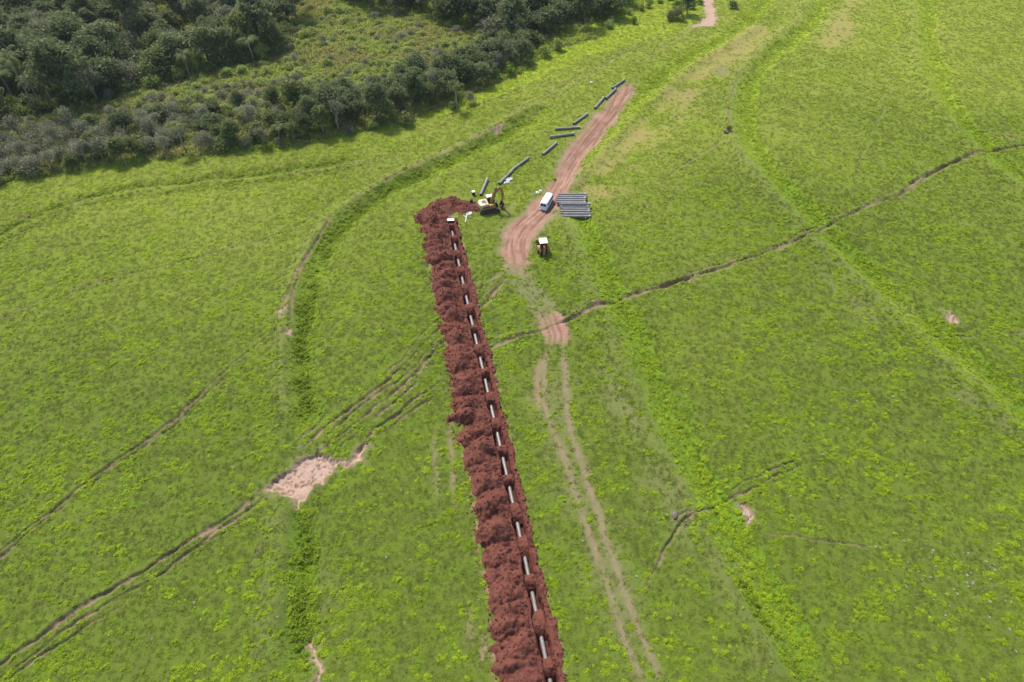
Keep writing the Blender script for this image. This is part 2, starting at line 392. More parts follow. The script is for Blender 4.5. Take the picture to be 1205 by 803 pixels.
for k, pp in enumerate(([(760, 52), (700, 78), (650, 108), (600, 135)], [(790, 32), (740, 60), (700, 85), (650, 118), (620, 140)], [(690, 90), (640, 105), (612, 125), (590, 148)],
                        [(480, 175), (430, 192), (370, 205)], [(830, 30), (790, 48), (750, 75)], [(540, 118), (500, 137), (460, 155)], [(480, 200), (520, 185), (560, 165)])):
    gully(pp, .3, .22, .1, .6, .4, .2, seed=100 + k)
gully([(640, 98), (615, 102), (595, 112), (560, 124), (520, 138)], .7, .7, .3, .5, .4, .2, seed=110)
gully([(600, 132), (590, 150), (580, 152)], .5, .2, .8, .6, .3, seed=111)
gully([(935, 60), (880, 85), (860, 115), (857, 155)], .3, .2, .15, .7, .3, .3, seed=112)
gully([(1050, 100), (1020, 170), (1000, 200)], .3, .2, .1, .4, .4, .5, seed=113)

# dirt track with wheel ruts
TRK = [(742, 98), (733, 112), (716, 134), (698, 155), (683, 174), (671, 194), (660, 215), (648, 236), (630, 256), (614, 272), (607, 290), (608, 310), (613, 324)]
pl = spline(TRK); i, d, s, L = near(X, Y, pl, 9)
hw = np.interp(s / L, [0, .06, .3, .55, .72, .86, .95, 1], [.8, 2.1, 2.5, 2.2, 2.7, 2.9, 2.3, 1.0])
dd = np.abs(d + 2.4 * (fbm(X[i] / 2.2, Y[i] / 2.2, 120, 4) - .5)) - hw
k = sst(.9, -.7, dd) * sst(-1, 2, s) * sst(-3.5, 6, L - s + 7 * (fbm(X[i] / 1.6, Y[i] / 1.6, 128, 3) - .5))
k = k * (1 - .7 * sst(.58, .7, fbm(X[i] / 1.4, Y[i] / 1.4, 129, 3)) * sst(-1.6, .2, dd))
up('dirt', i, k); up('track', i, k)
up('worn', i, .75 * sst(2.2, 0, dd + 1.5 * (fbm(X[i] / 1.2, Y[i] / 1.2, 124, 3) - .5)) * sst(-2, 3, s) * sst(-6, 2, L - s))
Z[i] -= .10 * k
for q_, o_ in enumerate((-1.7, -1.0, -.1, .7, 1.6)):
    ro = np.exp(-((d - o_ - .9 * (noise(s / 9, s * 0 + q_ * 7, 121) - .5)) / .24) ** 2) * (.35 + .65 * sst(.3, .6, noise(s / 4, s * 0 + q_ * 5, 125)))
    Z[i] -= .16 * k * ro; up('rut', i, ro * k)
TR2 = [(606, 318), (618, 335), (634, 355), (648, 375), (655, 395), (654, 412)]
pl = spline(TR2); i, d, s, L = near(X, Y, pl, 7)
k = sst(.6, -.5, np.abs(d + .8 * (fbm(X[i] / 2, Y[i] / 2, 122, 3) - .5)) - 2.3) * sst(0, 2, s) * sst(0, 2, L - s)
up('worn', i, .75 * k * sst(.3, .6, fbm(X[i] / 1.5, Y[i] / 1.5, 123, 3)))
k2 = k * sst(.5, .72, s / L) * sst(0, 4, L - s) * (.6 + .4 * sst(.36, .5, fbm(X[i] / 1.3, Y[i] / 1.3, 127, 3))); up('dirt', i, k2); up('track', i, k2)
for o_ in (-.9, 0.2, 1.0): Z[i] -= .12 * k * np.exp(-((d - o_) / .25) ** 2); up('rut', i, k * np.exp(-((d - o_) / .2) ** 2))
up('worn', i, .6 * sst(2.6, .5, np.abs(d + 2 * (fbm(X[i] / 1.5, Y[i] / 1.5, 126, 3) - .5)) - .4) * sst(0, 3, s) * sst(0, 2, L - s))
def ruts(px, w=.35, worn=.8, dirt=.3, depth=.08, seed=0, gap=.0):
    pl = spline(px); i, d, s, L = near(X, Y, pl, 3)
    d = d + .5 * (fbm(X[i] / 4, Y[i] / 4, 130 + seed, 2) - .5)
    wl = w * (.7 + .7 * noise(s / 3, s * 0, 131 + seed)); k = np.exp(-(d / wl) ** 2) * sst(0, 6, s) * sst(0, 6, L - s)
    if gap: k = k * sst(gap - .15, gap + .15, fbm(s / 5, s * 0, 132 + seed, 2))
    br = .6 + .7 * (fbm(X[i] / 1.2, Y[i] / 1.2, 133 + seed, 2))
    up('worn', i, worn * k * br); up('dirt', i, dirt * k * br); Z[i] -= depth * k
ruts([(648, 400), (640, 430), (640, 465), (648, 500), (662, 535), (680, 588), (700, 649), (720, 709), (753, 798), (765, 830)], .58, 1.05, .2, .1, 1)
ruts([(662, 400), (664, 440), (667, 480), (674, 515), (686, 550), (708, 617), (729, 677), (745, 721), (775, 798), (788, 830)], .58, 1.05, .18, .1, 2)
ruts([(640, 410), (632, 440), (632, 465), (640, 495)], .6, .9, .5, .1, 3); ruts([(620, 450), (624, 475), (635, 500)], .5, .7, .2, .06, 4)
ruts([(509, 492), (512, 530), (514, 560), (515, 610)], .4, .7, .1, .06, 5, .2); ruts([(527, 485), (530, 520), (533, 560), (538, 620)], .4, .8, .2, .06, 6, .2)
ruts([(548, 700), (555, 740), (548, 800)], .6, .7, .6, .15, 7, .3); ruts([(575, 718), (570, 760), (560, 810)], .6, .7, .6, .15, 8, .4)
ruts([(605, 318), (590, 335), (575, 355), (565, 370)], .5, .8, .3, .12, 9); ruts([(600, 312), (582, 328), (568, 345)], .5, .8, .3, .12, 10)
ruts([(735, 470), (745, 500), (752, 525)], .3, .7, .2, .05, 11, .2); ruts([(790, 545), (800, 575), (806, 600)], .3, .6, .3, .05, 12, .3)
ruts([(590, 262), (600, 245), (615, 232)], .6, .6, .2, .08, 13, .3); ruts([(585, 250), (598, 236)], .5, .6, .2, .08, 14, .3)

# bare soil patches
def patch(px, amt=1.0, depth=.35, name='dirt', ragged=1.3, seed=0, track=True):
    P = np.array([G(*p) for p in px]); lo = P.min(0) - 4; hi = P.max(0) + 4
    i = np.nonzero((X > lo[0]) & (X < hi[0]) & (Y > lo[1]) & (Y < hi[1]))[0]
    jx = X[i] + ragged * (fbm(X[i] / 1.6, Y[i] / 1.6, 140 + seed, 3) - .5) * 2; jy = Y[i] + ragged * (fbm(X[i] / 1.6, Y[i] / 1.6, 150 + seed, 3) - .5) * 2
    pl = np.vstack([P, P[:1]]); A = np.full(len(i), 1e9)
    for a, b_ in zip(pl[:-1], pl[1:]):
        L = np.linalg.norm(b_ - a) + 1e-9; e = (b_ - a) / L
        t = np.clip((jx - a[0]) * e[0] + (jy - a[1]) * e[1], 0, L); A = np.minimum(A, np.hypot(jx - a[0] - t * e[0], jy - a[1] - t * e[1]))
    ins = inpoly(jx, jy, P, True); sd = np.where(ins, A, -A)
    k = sst(-.15, .25, sd)
    up('worn', i, .75 * sst(-1.1, .1, sd + 1.2 * (fbm(X[i] / .9, Y[i] / .9, 145, 2) - .5)))
    k = k * (1 - .9 * sst(.66, .74, fbm(X[i] / 1.0, Y[i] / 1.0, 146 + seed, 2)) * sst(1.6, .2, sd)); up(name, i, amt * k)
    if track: up('patch', i, k)
    if track and name == 'dirt' and seed != 7:
        cr_ = np.abs(fbm(X[i] / 1.3, Y[i] / .8, 165 + seed, 3) - .5); Z[i] -= .32 * k * sst(.06, .0, cr_); up('rut', i, .8 * k * sst(.035, .0, cr_))
    Z[i] -= depth * sst(-.1, .5, sd) * (.75 + .5 * fbm(X[i] / .9, Y[i] / .9, 160 + seed, 2))
patch([(306, 578), (318, 566), (334, 557), (345, 545), (356, 535), (374, 531), (388, 541), (402, 544), (392, 556), (372, 566), (362, 578), (352, 596), (342, 584), (322, 584)], 1, .5)
patch([(388, 552), (398, 543), (412, 540), (424, 526), (436, 522), (432, 534), (420, 546), (404, 551)], .8, .25, seed=10)
patch([(417, 545), (419, 532), (428, 522), (434, 524), (429, 538), (423, 547)], 1, .3, seed=1)
patch([(872, 598), (880, 592), (888, 604), (886, 618), (876, 620), (880, 608)], .9, .25, seed=2)
patch([(334, 396), (338, 386), (345, 388), (343, 398)], .9, .25, seed=3); patch([(326, 376), (335, 360), (338, 362), (331, 380)], .8, .2, seed=4)
patch([(367, 800), (366, 750), (374, 748), (376, 830), (366, 830)], .9, .3, seed=5)
patch([(1108, 372), (1116, 365), (1124, 372), (1126, 382), (1116, 380)], .8, .25, seed=6)
patch([(812, 33), (822, 27), (828, 20), (826, -30), (838, -30), (842, 12), (845, 25), (838, 31)], 1, .2, seed=7)
patch([(575, 155), (585, 150), (592, 147), (590, 153), (580, 158)], .8, .2, seed=8)
patch([(840, 82), (850, 78), (858, 84), (848, 90)], .3, .0, 'worn', seed=9, track=False)
# dry, thin-grass belts
def belt(px, w, amt, name='dry', seed=0):
    pl = spline(px); i, d, s, L = near(X, Y, pl, w * 2.5)
    n = fbm(X[i] / 5, Y[i] / 5, 170 + seed, 4)
    d = d + 3.0 * (fbm(X[i] / 3, Y[i] / 3, 175 + seed, 3) - .5)
    up(name, i, amt * np.exp(-(d / w) ** 2) * sst(0, 10, s) * sst(0, 10, L - s) * sst(.25, .55, n))
belt([(905, 25), (870, 55), (830, 85), (805, 108), (785, 135), (755, 165), (728, 190), (705, 225), (695, 250)], 4.6, 1.3)
belt([(1010, -10), (1000, 20), (980, 45), (960, 62)], 5, 1.2, seed=1); belt([(920, 10), (930, 2), (940, -20)], 4, .6, seed=2)
belt([(1150, 150), (1180, 160), (1230, 165)], 3, .6, seed=3); belt([(1105, 20), (1110, 60)], 3, .35, seed=4)
belt([(1020, 320), (1090, 385), (1150, 440), (1220, 500)], 2.2, .5, seed=5); belt([(770, 460), (800, 520)], 2, .3, seed=6)
belt([(850, 610), (870, 680), (900, 740)], 2, .45, seed=7); belt([(700, 410), (740, 500), (775, 570), (835, 690)], 2.5, .45, 'worn', 8)
belt([(1080, 420), (1160, 480), (1230, 540)], 2.5, .4, 'worn', 9); belt([(580, 240), (600, 250), (590, 270), (575, 262)], 3, .35, 'worn', 10)
belt([(310, 690), (312, 760), (318, 830)], 2.2, .35, 'worn', 11); belt([(615, 420), (650, 450), (660, 520)], 3, .4, 'worn', 12)
belt([(645, 415), (655, 500), (690, 600), (725, 700), (765, 810)], 2.6, .5, 'worn', 15); belt([(735, 470), (770, 550), (800, 620)], 2, .35, 'worn', 16)
belt([(950, 300), (1010, 360), (1060, 410)], 3, .35, 'worn', 13); belt([(395, 790), (390, 700), (388, 620)], 2, .2, 'worn', 14)

# the edge of the pasture, the marsh and the woodland floor
EDGE = [(-90, 232), (-40, 222), (0, 214), (60, 205), (130, 193), (250, 181), (330, 174), (420, 156), (480, 142), (530, 121), (580, 100), (622, 80), (648, 62), (690, 47), (745, 36), (800, 27), (826, 22), (826, -75)]
wild = inpoly(X, Y, EDGE + [(-160, -75), (-160, 232)]) & (Y < 320)
M_['marsh'][wild] = 1
i, d, s, L = near(X, Y, spline(EDGE[:-1]), 16)
lushw = np.interp(s / L, [0, .3, .5, .62, .75, 1], [1.2, 1.6, 2.0, 6.0, 8.0, 5.0])
up('lush', i, np.exp(-(np.maximum(-d * 0 + np.abs(d + lushw * .3) - lushw * .4, 0) / (lushw * .6)) ** 2) * 1.0)
tg = inpoly(X, Y, [(700, 45), (745, 36), (800, 30), (826, 24), (826, -75), (735, -75), (735, 0), (690, 32)])
M_['lush'][tg] = .8; M_['marsh'][tg] = .1
strip = inpoly(X, Y, [(480, 142), (530, 121), (580, 100), (622, 80), (648, 62), (690, 47), (745, 36), (800, 27), (800, 36), (745, 52), (690, 66), (650, 85), (618, 100), (560, 125), (500, 142)])
M_['lush'][strip] = 1.0
clw = noise(X[inner] / 1.25, Y[inner] / .95, 711) * .6 + fbm(X[inner] / 9, Y[inner] / 9, 712, 2) * .4
up('lush', inner, .42 * sst(.47, .66, clw) * (1 - M_['worn'][inner]))
for k in ('lush', 'dry', 'wet'): M_[k][M_['marsh'] > .5] *= .25
# far sward painted yellower and brighter, imitating backlight at a grazing view
i = inner; M_['yell'][i] = np.clip(sst(60, 200, Y[i] - .2 * X[i] + 90 * (fbm(X[i] / 30, Y[i] / 30, 210, 3) - .5)), 0, 1) * (.5 + .5 * fbm(X[i] / 4, Y[i] / 4, 211, 3))
M_['yell'][tg | strip] = 1.0
# woodland soil rises a little towards the back
Z[wild] += .35 * (fbm(X[wild] / 4, Y[wild] / 4, 200, 3) - .5)

# ------------------------------------------------------------------ trench, spoil heap (own fine sheet along the trench line)
CL = [(532.8, 276), (535.8, 291.5), (540.1, 311.5), (544.9, 330.7), (550.2, 353.8), (555.6, 377), (560.3, 400.3), (566, 426.3), (572, 454.5), (579.7, 485.2), (586.8, 515.9), (594, 548.8), (602.6, 583.3), (611, 624), (619.8, 664.4), (628.6, 708.2), (638.9, 761.2)]
PZ = -1.1
segs = np.array([G(u, v, PZ) for u, v in CL])[::-1]           # near end first
c0 = segs.mean(0); uu, ss_, vv = np.linalg.svd(segs - c0); ax = vv[0] if vv[0][1] > 0 else -vv[0]
nrm = np.array([ax[1], -ax[0]])                                # right of travel
sk = (segs - c0) @ ax; kk = np.arange(len(sk)); PITCHP, S0 = np.polyfit(kk, sk, 1)
tk = (segs - c0) @ nrm; tcoef = np.polyfit(sk, tk, 3)
print('pipe laying pitch', round(PITCHP, 2), 'lateral fit', [round(float(v), 2) for v in (tk - np.polyval(tcoef, sk))])
def ST(s, t):
    s = np.asarray(s, float); c = np.polyval(tcoef, np.clip(s, sk[0] - 20, sk[-1] + 4)) + t
    return c0[0] + s * ax[0] + c * nrm[0], c0[1] + s * ax[1] + c * nrm[1]
def toST(x, y):
    s = (x - c0[0]) * ax[0] + (y - c0[1]) * ax[1]
    return s, (x - c0[0]) * nrm[0] + (y - c0[1]) * nrm[1] - np.polyval(tcoef, np.clip(s, sk[0] - 20, sk[-1] + 4))
S_END = toST(*G(534, 262))[0]; S_BEG = sk[0] - 14
def edge_fit(px):
    e = np.array([toST(*G(*p)) for p in px]); o = np.argsort(e[:, 0]); return e[o, 0], e[o, 1]
LES, LET = edge_fit([(496.5, 256.6), (501, 277.5), (501.8, 302), (506, 317.6), (514, 352.5), (519, 375.6), (526, 416.7), (533, 449.6), (530, 493), (541, 523.5), (551, 556), (555.7, 572), (558.7, 605), (563, 651), (572, 690), (580, 723), (580, 753.6), (584.5, 802)])
RES, RET = edge_fit([(537.5, 263.6), (547, 298.5), (555, 328), (563, 364.7), (579.5, 430), (596, 501.6), (611.7, 569), (623.8, 623.5), (639, 681), (654, 741.5), (664.6, 799)])
sg = np.arange(S_BEG, S_END + 14, .13)
tg_ = np.unique(np.round(np.concatenate([np.arange(-9, 12, .13), [-.76, -.72, -.68, -.64, .64, .68, .72, .76]]), 3))
SS, TT = np.meshgrid(sg, tg_, indexing='ij'); SS = SS.ravel(); TT = TT.ravel()
XX, YY = ST(SS, TT)
H = np.full(SS.shape, -.6)
def cone(s0, t0, h, rs, rt, seed, sharp=1.4):
    m = np.nonzero((np.abs(SS - s0) < rs * 1.4) & (np.abs(TT - t0) < rt * 1.4))[0]
    wob = 1 + .7 * (fbm(XX[m] / 1.1, YY[m] / 1.1, 300 + seed % 7, 3) - .5)
    r = np.hypot((SS[m] - s0) / rs, (TT[m] - t0) / rt) * wob
    z = h * (1 - r ** sharp)
    H[m] = np.maximum(H[m], np.where(r < 1.25, z, -.6))
s = S_BEG - 1; q = 0
rr = random.Random(3)
while s < S_END + 1.5:
    le = np.interp(s, LES, LET) + rr.uniform(-.1, .35); mid = (le - .95) / 2
    hw_ = abs(le + .95) / 2
    cone(s, mid + rr.uniform(-.7, .6), rr.uniform(.9, 2.3), rr.uniform(1.3, 3.0), hw_ * rr.uniform(.92, 1.05), q)
    cone(s + rr.uniform(-1, 1), mid - hw_ * .45, rr.uniform(.6, 1.0), rr.uniform(1.0, 1.7), hw_ * .6, q + 1)
    cone(s + rr.uniform(-1, 1), mid + hw_ * .5, rr.uniform(.6, 1.0), rr.uniform(1.2, 1.9), hw_ * .55, q + 2)
    s += rr.choice((rr.uniform(.9, 1.6), rr.uniform(1.6, 2.6), rr.uniform(2.6, 3.8))); q += 3
for (u, v, h, r) in ((512, 248, 1.3, 2.0), (520, 242.5, 1.5, 2.1), (530, 240, 1.3, 1.9), (539, 241, 1.0, 1.7), (548, 242.5, .7, 1.7), (556, 244, .4, 1.5), (563, 245, .3, 1.3), (524, 248, 1.0, 2.4), (506, 256, 1.2, 2.8), (513, 262, 1.3, 2.6), (544, 246, .6, 1.8)):
    s_, t_ = toST(*G(u, v)); cone(s_, t_, h, r * 1.1, r, q); q += 1
re_ = np.interp(SS, RES, RET) + 1.3 * (fbm(XX / 1.5, YY / 1.5, 411, 3) - .5); le_ = np.interp(SS, LES, LET)
ntr = fbm(XX / .55, YY / .55, 400, 3) - .5
lipm = (SS < S_END + 1.0) & (TT > -1.5) & (TT < re_ + .5)
lip = .16 * sst(.35, -.25, TT - re_ + .7 * (fbm(XX / 1.1, YY / 1.1, 401, 2) - .5)) - .02 + .10 * sst(.5, .9, fbm(XX / .8, YY / .8, 402, 2))
lip = np.where(TT - re_ > .15, -.3, lip)
H = np.where(lipm, np.maximum(H, lip), H)
rid = 1 - 2 * np.abs(fbm(XX / 1.5, YY / 1.0, 408, 3) - .5)
H = np.where(H > -.3, H + .17 * ntr + .30 * (fbm(XX / 1.9, YY / 1.9, 403, 2) - .5) + .32 * (rid - .75) * sst(0, .5, H) + .16 * sst(.62, .8, noise(XX / .33, YY / .33, 409)), H)
# the cut
hwid = .66 + .34 * (noise(SS / 1.7, SS * 0 + np.sign(TT), 404) - .5) + .16 * (noise(SS / .4, SS * 0 + np.sign(TT), 405) - .5)
endk = sst(S_END + .25, S_END - .35, SS + .5 * (noise(TT * 2, TT * 0, 406) - .5))
cut = sst(.06, -.06, np.abs(TT) - hwid) * endk
floor_ = -1.6 + .12 * (fbm(XX / .7, YY / .7, 407, 2) - .5)
edge_fall = sst(.55, 0, np.abs(TT) - hwid) * endk            # heap never leans straight over the cut
H = np.where((TT < 0) & (edge_fall > 0), np.minimum(H, .12 + 1.2 * np.maximum(np.abs(TT) - hwid, 0) + .12 * ntr + .04), H)
H = H * (1 - cut) + floor_ * cut
HH = H + broad(XX, YY)
nS, nT = len(sg), len(tg_)
idx = np.arange(nS * nT).reshape(nS, nT)
Fq = np.stack([idx[:-1, :-1], idx[1:, :-1], idx[1:, 1:], idx[:-1, 1:]], -1).reshape(-1, 4)
hq = H[Fq]; incut = (np.abs(TT[Fq]).max(1) < 1.05) & (SS[Fq].max(1) < S_END + .3)
keep = (hq.max(1) > -.28) | incut
ist = keep & (TT[Fq].mean(1) > -.88) & (TT[Fq].mean(1) < .95) & (SS[Fq].mean(1) < S_END + .4)
def sub(name, Vall, F, mat):
    used, inv = np.unique(F, return_inverse=True)
    return mesh_obj(name, Vall[used], inv.reshape(F.shape), mat, smooth=True), used
VE = np.stack([XX, YY, HH], 1)
heap, _ = sub('spoil_heap', VE, Fq[keep & ~ist], REDSOIL)
tag(heap, 'long ridge of dug red soil beside the open pipe trench', 'soil heap')
tr_, _ = sub('trench', VE, Fq[ist], WALLSOIL); tag(tr_, 'narrow open trench dug through the pasture, red soil walls', 'trench', kind='structure')
heap_cover = (H > -.05)

# ground height under the earthworks: lower the pasture sheet inside the strip so that it never shows through the cut
gs, gt = toST(X, Y)
gle = np.interp(gs, LES, LET); gre = np.interp(gs, RES, RET)
under = (gt > -1.3) & (gt < 1.3) & (gs > S_BEG) & (gs < S_END + .2)
under_soft = (gt > gle + .5) & (gt < gre - .2) & (gs > S_BEG) & (gs < S_END + 1)
Z[under_soft] -= .25
redd = sst(.9, .0, np.maximum(gle - gt, gt - gre)) * (gs > S_BEG - 2) * (gs < S_END + 2) * sst(.45, .7, fbm(X / .8, Y / .8, 410, 2))
M_['dirt'] = np.maximum(M_['dirt'], .55 * redd)

V = np.stack([X, Y, Z], 1)
idx = np.arange(nR * nC).reshape(nR, nC)
F = np.stack([idx[:-1, :-1], idx[:-1, 1:], idx[1:, 1:], idx[1:, :-1]], -1).reshape(-1, 4)
F = F[~under[F].any(1)]
ft = M_['track'][F].mean(1) > .5; fp = (M_['patch'][F].mean(1) > .5) & ~ft; fm = (M_['marsh'][F].mean(1) > .5) & ~ft & ~fp
C1 = np.stack([M_['dirt'], M_['worn'], M_['lush'], np.ones(len(X))], 1).astype(np.float32)
C3 = np.stack([M_['path'], M_['patch'], M_['yell'], M_['rut']], 1).astype(np.float32)
C2 = np.stack([M_['dry'], M_['marsh'], M_['wet'], np.ones(len(X))], 1).astype(np.float32)
for nm, sel in (('pasture', ~(ft | fp | fm)), ('dirt_track', ft), ('bare_soil', fp), ('marsh_ground', fm)):
    o, used = sub(nm, V, F[sel], GROUND); tag(o, kind='structure')
    for an, C in (('m1', C1), ('m2', C2), ('m3', C3)):
        at = o.data.attributes.new(an, 'FLOAT_COLOR', 'POINT'); at.data.foreach_set('color', C[used].ravel())
def gi(x, y):
    r = np.clip(np.searchsorted(Yrows, y), 0, nR - 1); c = np.clip(np.searchsorted(Scol, x * FPX / depth_at(y)), 0, nC - 1)
    return r * nC + c
def gz(x, y): return float(Z[gi(np.array([x]), np.array([y]))][0])

# red soil left over the pipe joints, one heap each
ORD = ['first', 'second', 'third', 'fourth', 'fifth', 'sixth', 'seventh', 'eighth', 'ninth', 'tenth', 'eleventh', 'twelfth', 'thirteenth', 'fourteenth', 'fifteenth', 'sixteenth', 'seventeenth', 'eighteenth', 'nineteenth', 'twentieth']
NP = len(sk); sfit = S0 + PITCHP * np.arange(-2, NP)
smid = [float(np.clip((sk[k] + sk[k + 1]) / 2, -999, 999)) for k in range(NP - 1)]
joints = [sk[0] - PITCHP * 1.5, sk[0] - PITCHP * .5] + smid + [sk[-1] + 1.9]
for j, sj in enumerate(joints[::-1]):
    hl = rr.uniform(1.05, 1.7) if j else 1.0
    a_ = np.arange(-hl - .25, hl + .26, .095); t_ = np.linspace(-1.0, 1.0, 21)
    A, T = np.meshgrid(a_, t_, indexing='ij'); A = A.ravel(); T = T.ravel()
    x, y = ST(sj + A, T)
    top = rr.uniform(-.22, .02)
    z = top - 1.5 * np.maximum(np.abs(A + .25 * (noise(T * 2, T * 0, 500 + j) - .5)) / hl - .25, 0) ** 1.5 + .10 * T * T + .42 * (fbm(x / .6, y / .6, 510 + j, 3) - .5) + .26 * (fbm(x / .22, y / .22, 540 + j, 2) - .5) - .55 * sst(.76, .98, np.abs(T))
    z = np.maximum(z, -1.7) + broad(x, y)
    cx, cy = ST(sj, 0.0); cz = float(broad(cx, cy)) - 1
    ii = np.arange(len(a_) * 21).reshape(len(a_), 21); Fp = np.stack([ii[:-1, :-1], ii[1:, :-1], ii[1:, 1:], ii[:-1, 1:]], -1).reshape(-1, 4)
    o = mesh_obj('soil_plug', np.stack([x - cx, y - cy, z - cz], 1), Fp, REDSOIL, smooth=True); o.location = (float(cx), float(cy), cz)
    tag(o, f'small red soil heap over the pipe in the trench, {ORD[j]} from the excavator end', 'soil heap', 'soil heaps over the pipe joints')

# ------------------------------------------------------------------ pipes
m, nt, b = newmat('pipe_grey')
c = mixc(nt, ramp(nt, ntex(nt, 3, 4, .6), .4, .7), (.24, .235, .23), (.17, .165, .16))
c = mixc(nt, math_(nt, 'MULTIPLY', ramp(nt, ntex(nt, 1.1, 4, .7), .5, .72), .7), c, (.20, .10, .07))
nt.links.new(c, b.inputs['Base Color']); b.inputs['Roughness'].default_value = .32; b.inputs['Specular IOR Level'].default_value = .6
PIPE = m
b.inputs['Roughness'].default_value = .42; b.inputs['Specular IOR Level'].default_value = .55
PIPE_IN = paint('pipe_inside', (.10, .10, .10), .7)
def make_pipe(L, r):
    root = empty('pipe', (0, 0, 0))
    MB().lathe([(-L / 2, r - .05), (-L / 2, r), (L / 2 - .45, r)], (1, 0, 0), (0, 0, 0), 20).build('barrel', PIPE, root, True)
    MB().lathe([(L / 2 - .5, r), (L / 2 - .42, r + .055), (L / 2 - .06, r + .055), (L / 2, r + .075), (L / 2, r + .01), (L / 2 - .35, r - .02)], (1, 0, 0), (0, 0, 0), 20).build('socket', PIPE, root, True)
    MB().lathe([(-L / 2, r - .05), (L / 2 - .4, r - .05)], (1, 0, 0), (0, 0, 0), 20).build('bore', PIPE_IN, root, True)
    return root
PR = .29
ptr = make_pipe(PITCHP - .03, .27); used_p = [False, False]
plo = make_pipe(6.15, PR)
def put_pipe(which, loc, rz, ry, label, group):
    src = (ptr, plo)[which]
    o = copy_tree(src) if used_p[which] else src
    used_p[which] = True
    o.location = loc; o.rotation_euler = (random.uniform(-3, 3), ry, rz); tag(o, label, 'pipe', group); return o
axang = math.atan2(ax[1], ax[0])
ends = joints[::-1]
for j in range(len(ends) - 1):
    a, b_ = ends[j + 1], ends[j]
    if j == 0: a, b_ = ends[1], ends[1] + PITCHP
    if j == 0: a, b_ = ends[1] - .0, ends[1] + 3.6
    xa, ya = ST(a, 0.); xb, yb = ST(b_, 0.)
    o = put_pipe(0, ((xa + xb) / 2, (ya + yb) / 2, PZ - .1 + float(broad((xa + xb) / 2, (ya + yb) / 2))), math.atan2(yb - ya, xb - xa), 0,
             f'grey pipe laid in the trench, {ORD[j]} from the excavator end', 'pipes laid in the trench')
    o.scale = (math.hypot(xb - xa, yb - ya) / (PITCHP - .03), 1, 1)
loose = [((719.6, 105.6), (735, 95.4), 'grey pipe at the far end of the dirt track, topmost of all loose pipes'),
         ((713, 116.9), (724, 106.7), 'grey pipe beside the dirt track, second from its far end'),
         ((701, 127.5), (709.5, 117.5), 'grey pipe beside the dirt track, third from its far end'),
         ((675, 147), (690.7, 136), 'grey pipe slanting above the two nearly crosswise pipes'),
         ((653, 153.5), (682.3, 151.5), 'dark grey pipe lying crosswise, upper of the crosswise pair'),
         ((645.9, 163), (676.6, 159), 'dark grey pipe lying crosswise, lower of the crosswise pair'),
         ((638.6, 183), (654.8, 169.6), 'lone grey pipe between the crosswise pair and the paired line'),
         ((604.6, 199.8), (620.3, 188.4), 'grey pipe end to end with another, farther from the excavator'),
         ((587, 218), (603.6, 201.6), 'grey pipe end to end with another, nearer the excavator and white sheeting'),
         ((566.5, 229), (572.6, 214.5), 'grey pipe lying in the grass right behind the excavator')]
for (p, q_, lab) in loose:
    a = G(*p); b_ = G(*q_); c = (a + b_) / 2
    put_pipe(1, (c[0], c[1], gz(*c) + PR + .04), math.atan2(b_[1] - a[1], b_[0] - a[0]), 0, lab, 'loose pipes lying on the grass')
nst = 11
for k in range(nst):
    v = 271.5 - 0; base = G(677, 255.8); 
    yk = base[1] + k * .735; xk = base[0] + (.12, .1, .05, .08, .0, -.12, -.42, -.38, -.2, -.1, -.05)[k] + .9 * (k > 5) * -.25
    put_pipe(1, (xk, yk, gz(xk, yk) + PR + .16), R(random.uniform(-.6, .6)) + (math.pi if k % 2 else 0), 0, f'grey pipe in the row of pipes stored beside the van, {ORD[k]} from the front', 'pipes stored in a row beside the van')
k = 4.5; xk, yk = base[0] + .25, base[1] + k * .735
put_pipe(1, (xk, yk, gz(xk, yk) + PR + .16 + .42), 0, 0, 'single grey pipe lying on top of the stored row beside the van', 'pipes stored in a row beside the van')
for dx, wl in ((-2.1, 'left'), (2.1, 'right')):
    o = MB().box((0, 0, 0), (.16, 8.4, .15), bev=.015).build('timber_bearer', WOOD); o.location = (base[0] + dx, base[1] + 3.6, gz(base[0] + dx, base[1] + 3.6) + .085)
    tag(o, f'wooden bearer under the {wl} ends of the stored pipes', 'timber', 'bearers under the stored pipes')

# ------------------------------------------------------------------ paints for machines
YEL = paint('machine_yellow', (.36, .21, .05), .55, dirt=.45); CREAM = paint('machine_cream', (.56, .46, .28), .5, dirt=.35); WHITE = paint('white_paint', (.80, .80, .80), .35, dirt=.06)
BLACK = paint('black_rubber', (.028, .026, .028), .75, dirt=.35, dirtcol=(.10, .05, .035)); STEEL = paint('dark_steel', (.09, .08, .08), .5, .4, .4)
VANW = paint('van_white', (.76, .78, .84), .3, dirt=.08); SILVER = paint('bright_metal', (.6, .6, .6), .3, .8, .05)
m, nt, b = newmat('dark_glass'); b.inputs['Base Color'].default_value = (.03, .045, .06, 1); b.inputs['Roughness'].default_value = .08; b.inputs['Specular IOR Level'].default_value = .6; GLASS = m
RED = paint('red_lamp', (.4, .02, .02), .3); AMBER = paint('lamp_glass', (.75, .72, .62), .2)

def wheel(parent, loc, r, w, rim=WHITE):
    t = MB().lathe([(-w / 2, r * .6), (-w / 2, r * .9), (-w * .36, r), (w * .36, r), (w / 2, r * .9), (w / 2, r * .6)], (0, 1, 0), (0, 0, 0), 22).build('tyre', BLACK, None, True)
    root = empty('wheel', loc); root.parent = parent; t.parent = root
    MB().lathe([(-w * .42, 0), (-w * .42, r * .3), (-w * .3, r * .62), (w * .3, r * .62), (w * .42, r * .3), (w * .42, 0)], (0, 1, 0), (0, 0, 0), 18).build('rim', rim, root, True)
    return root

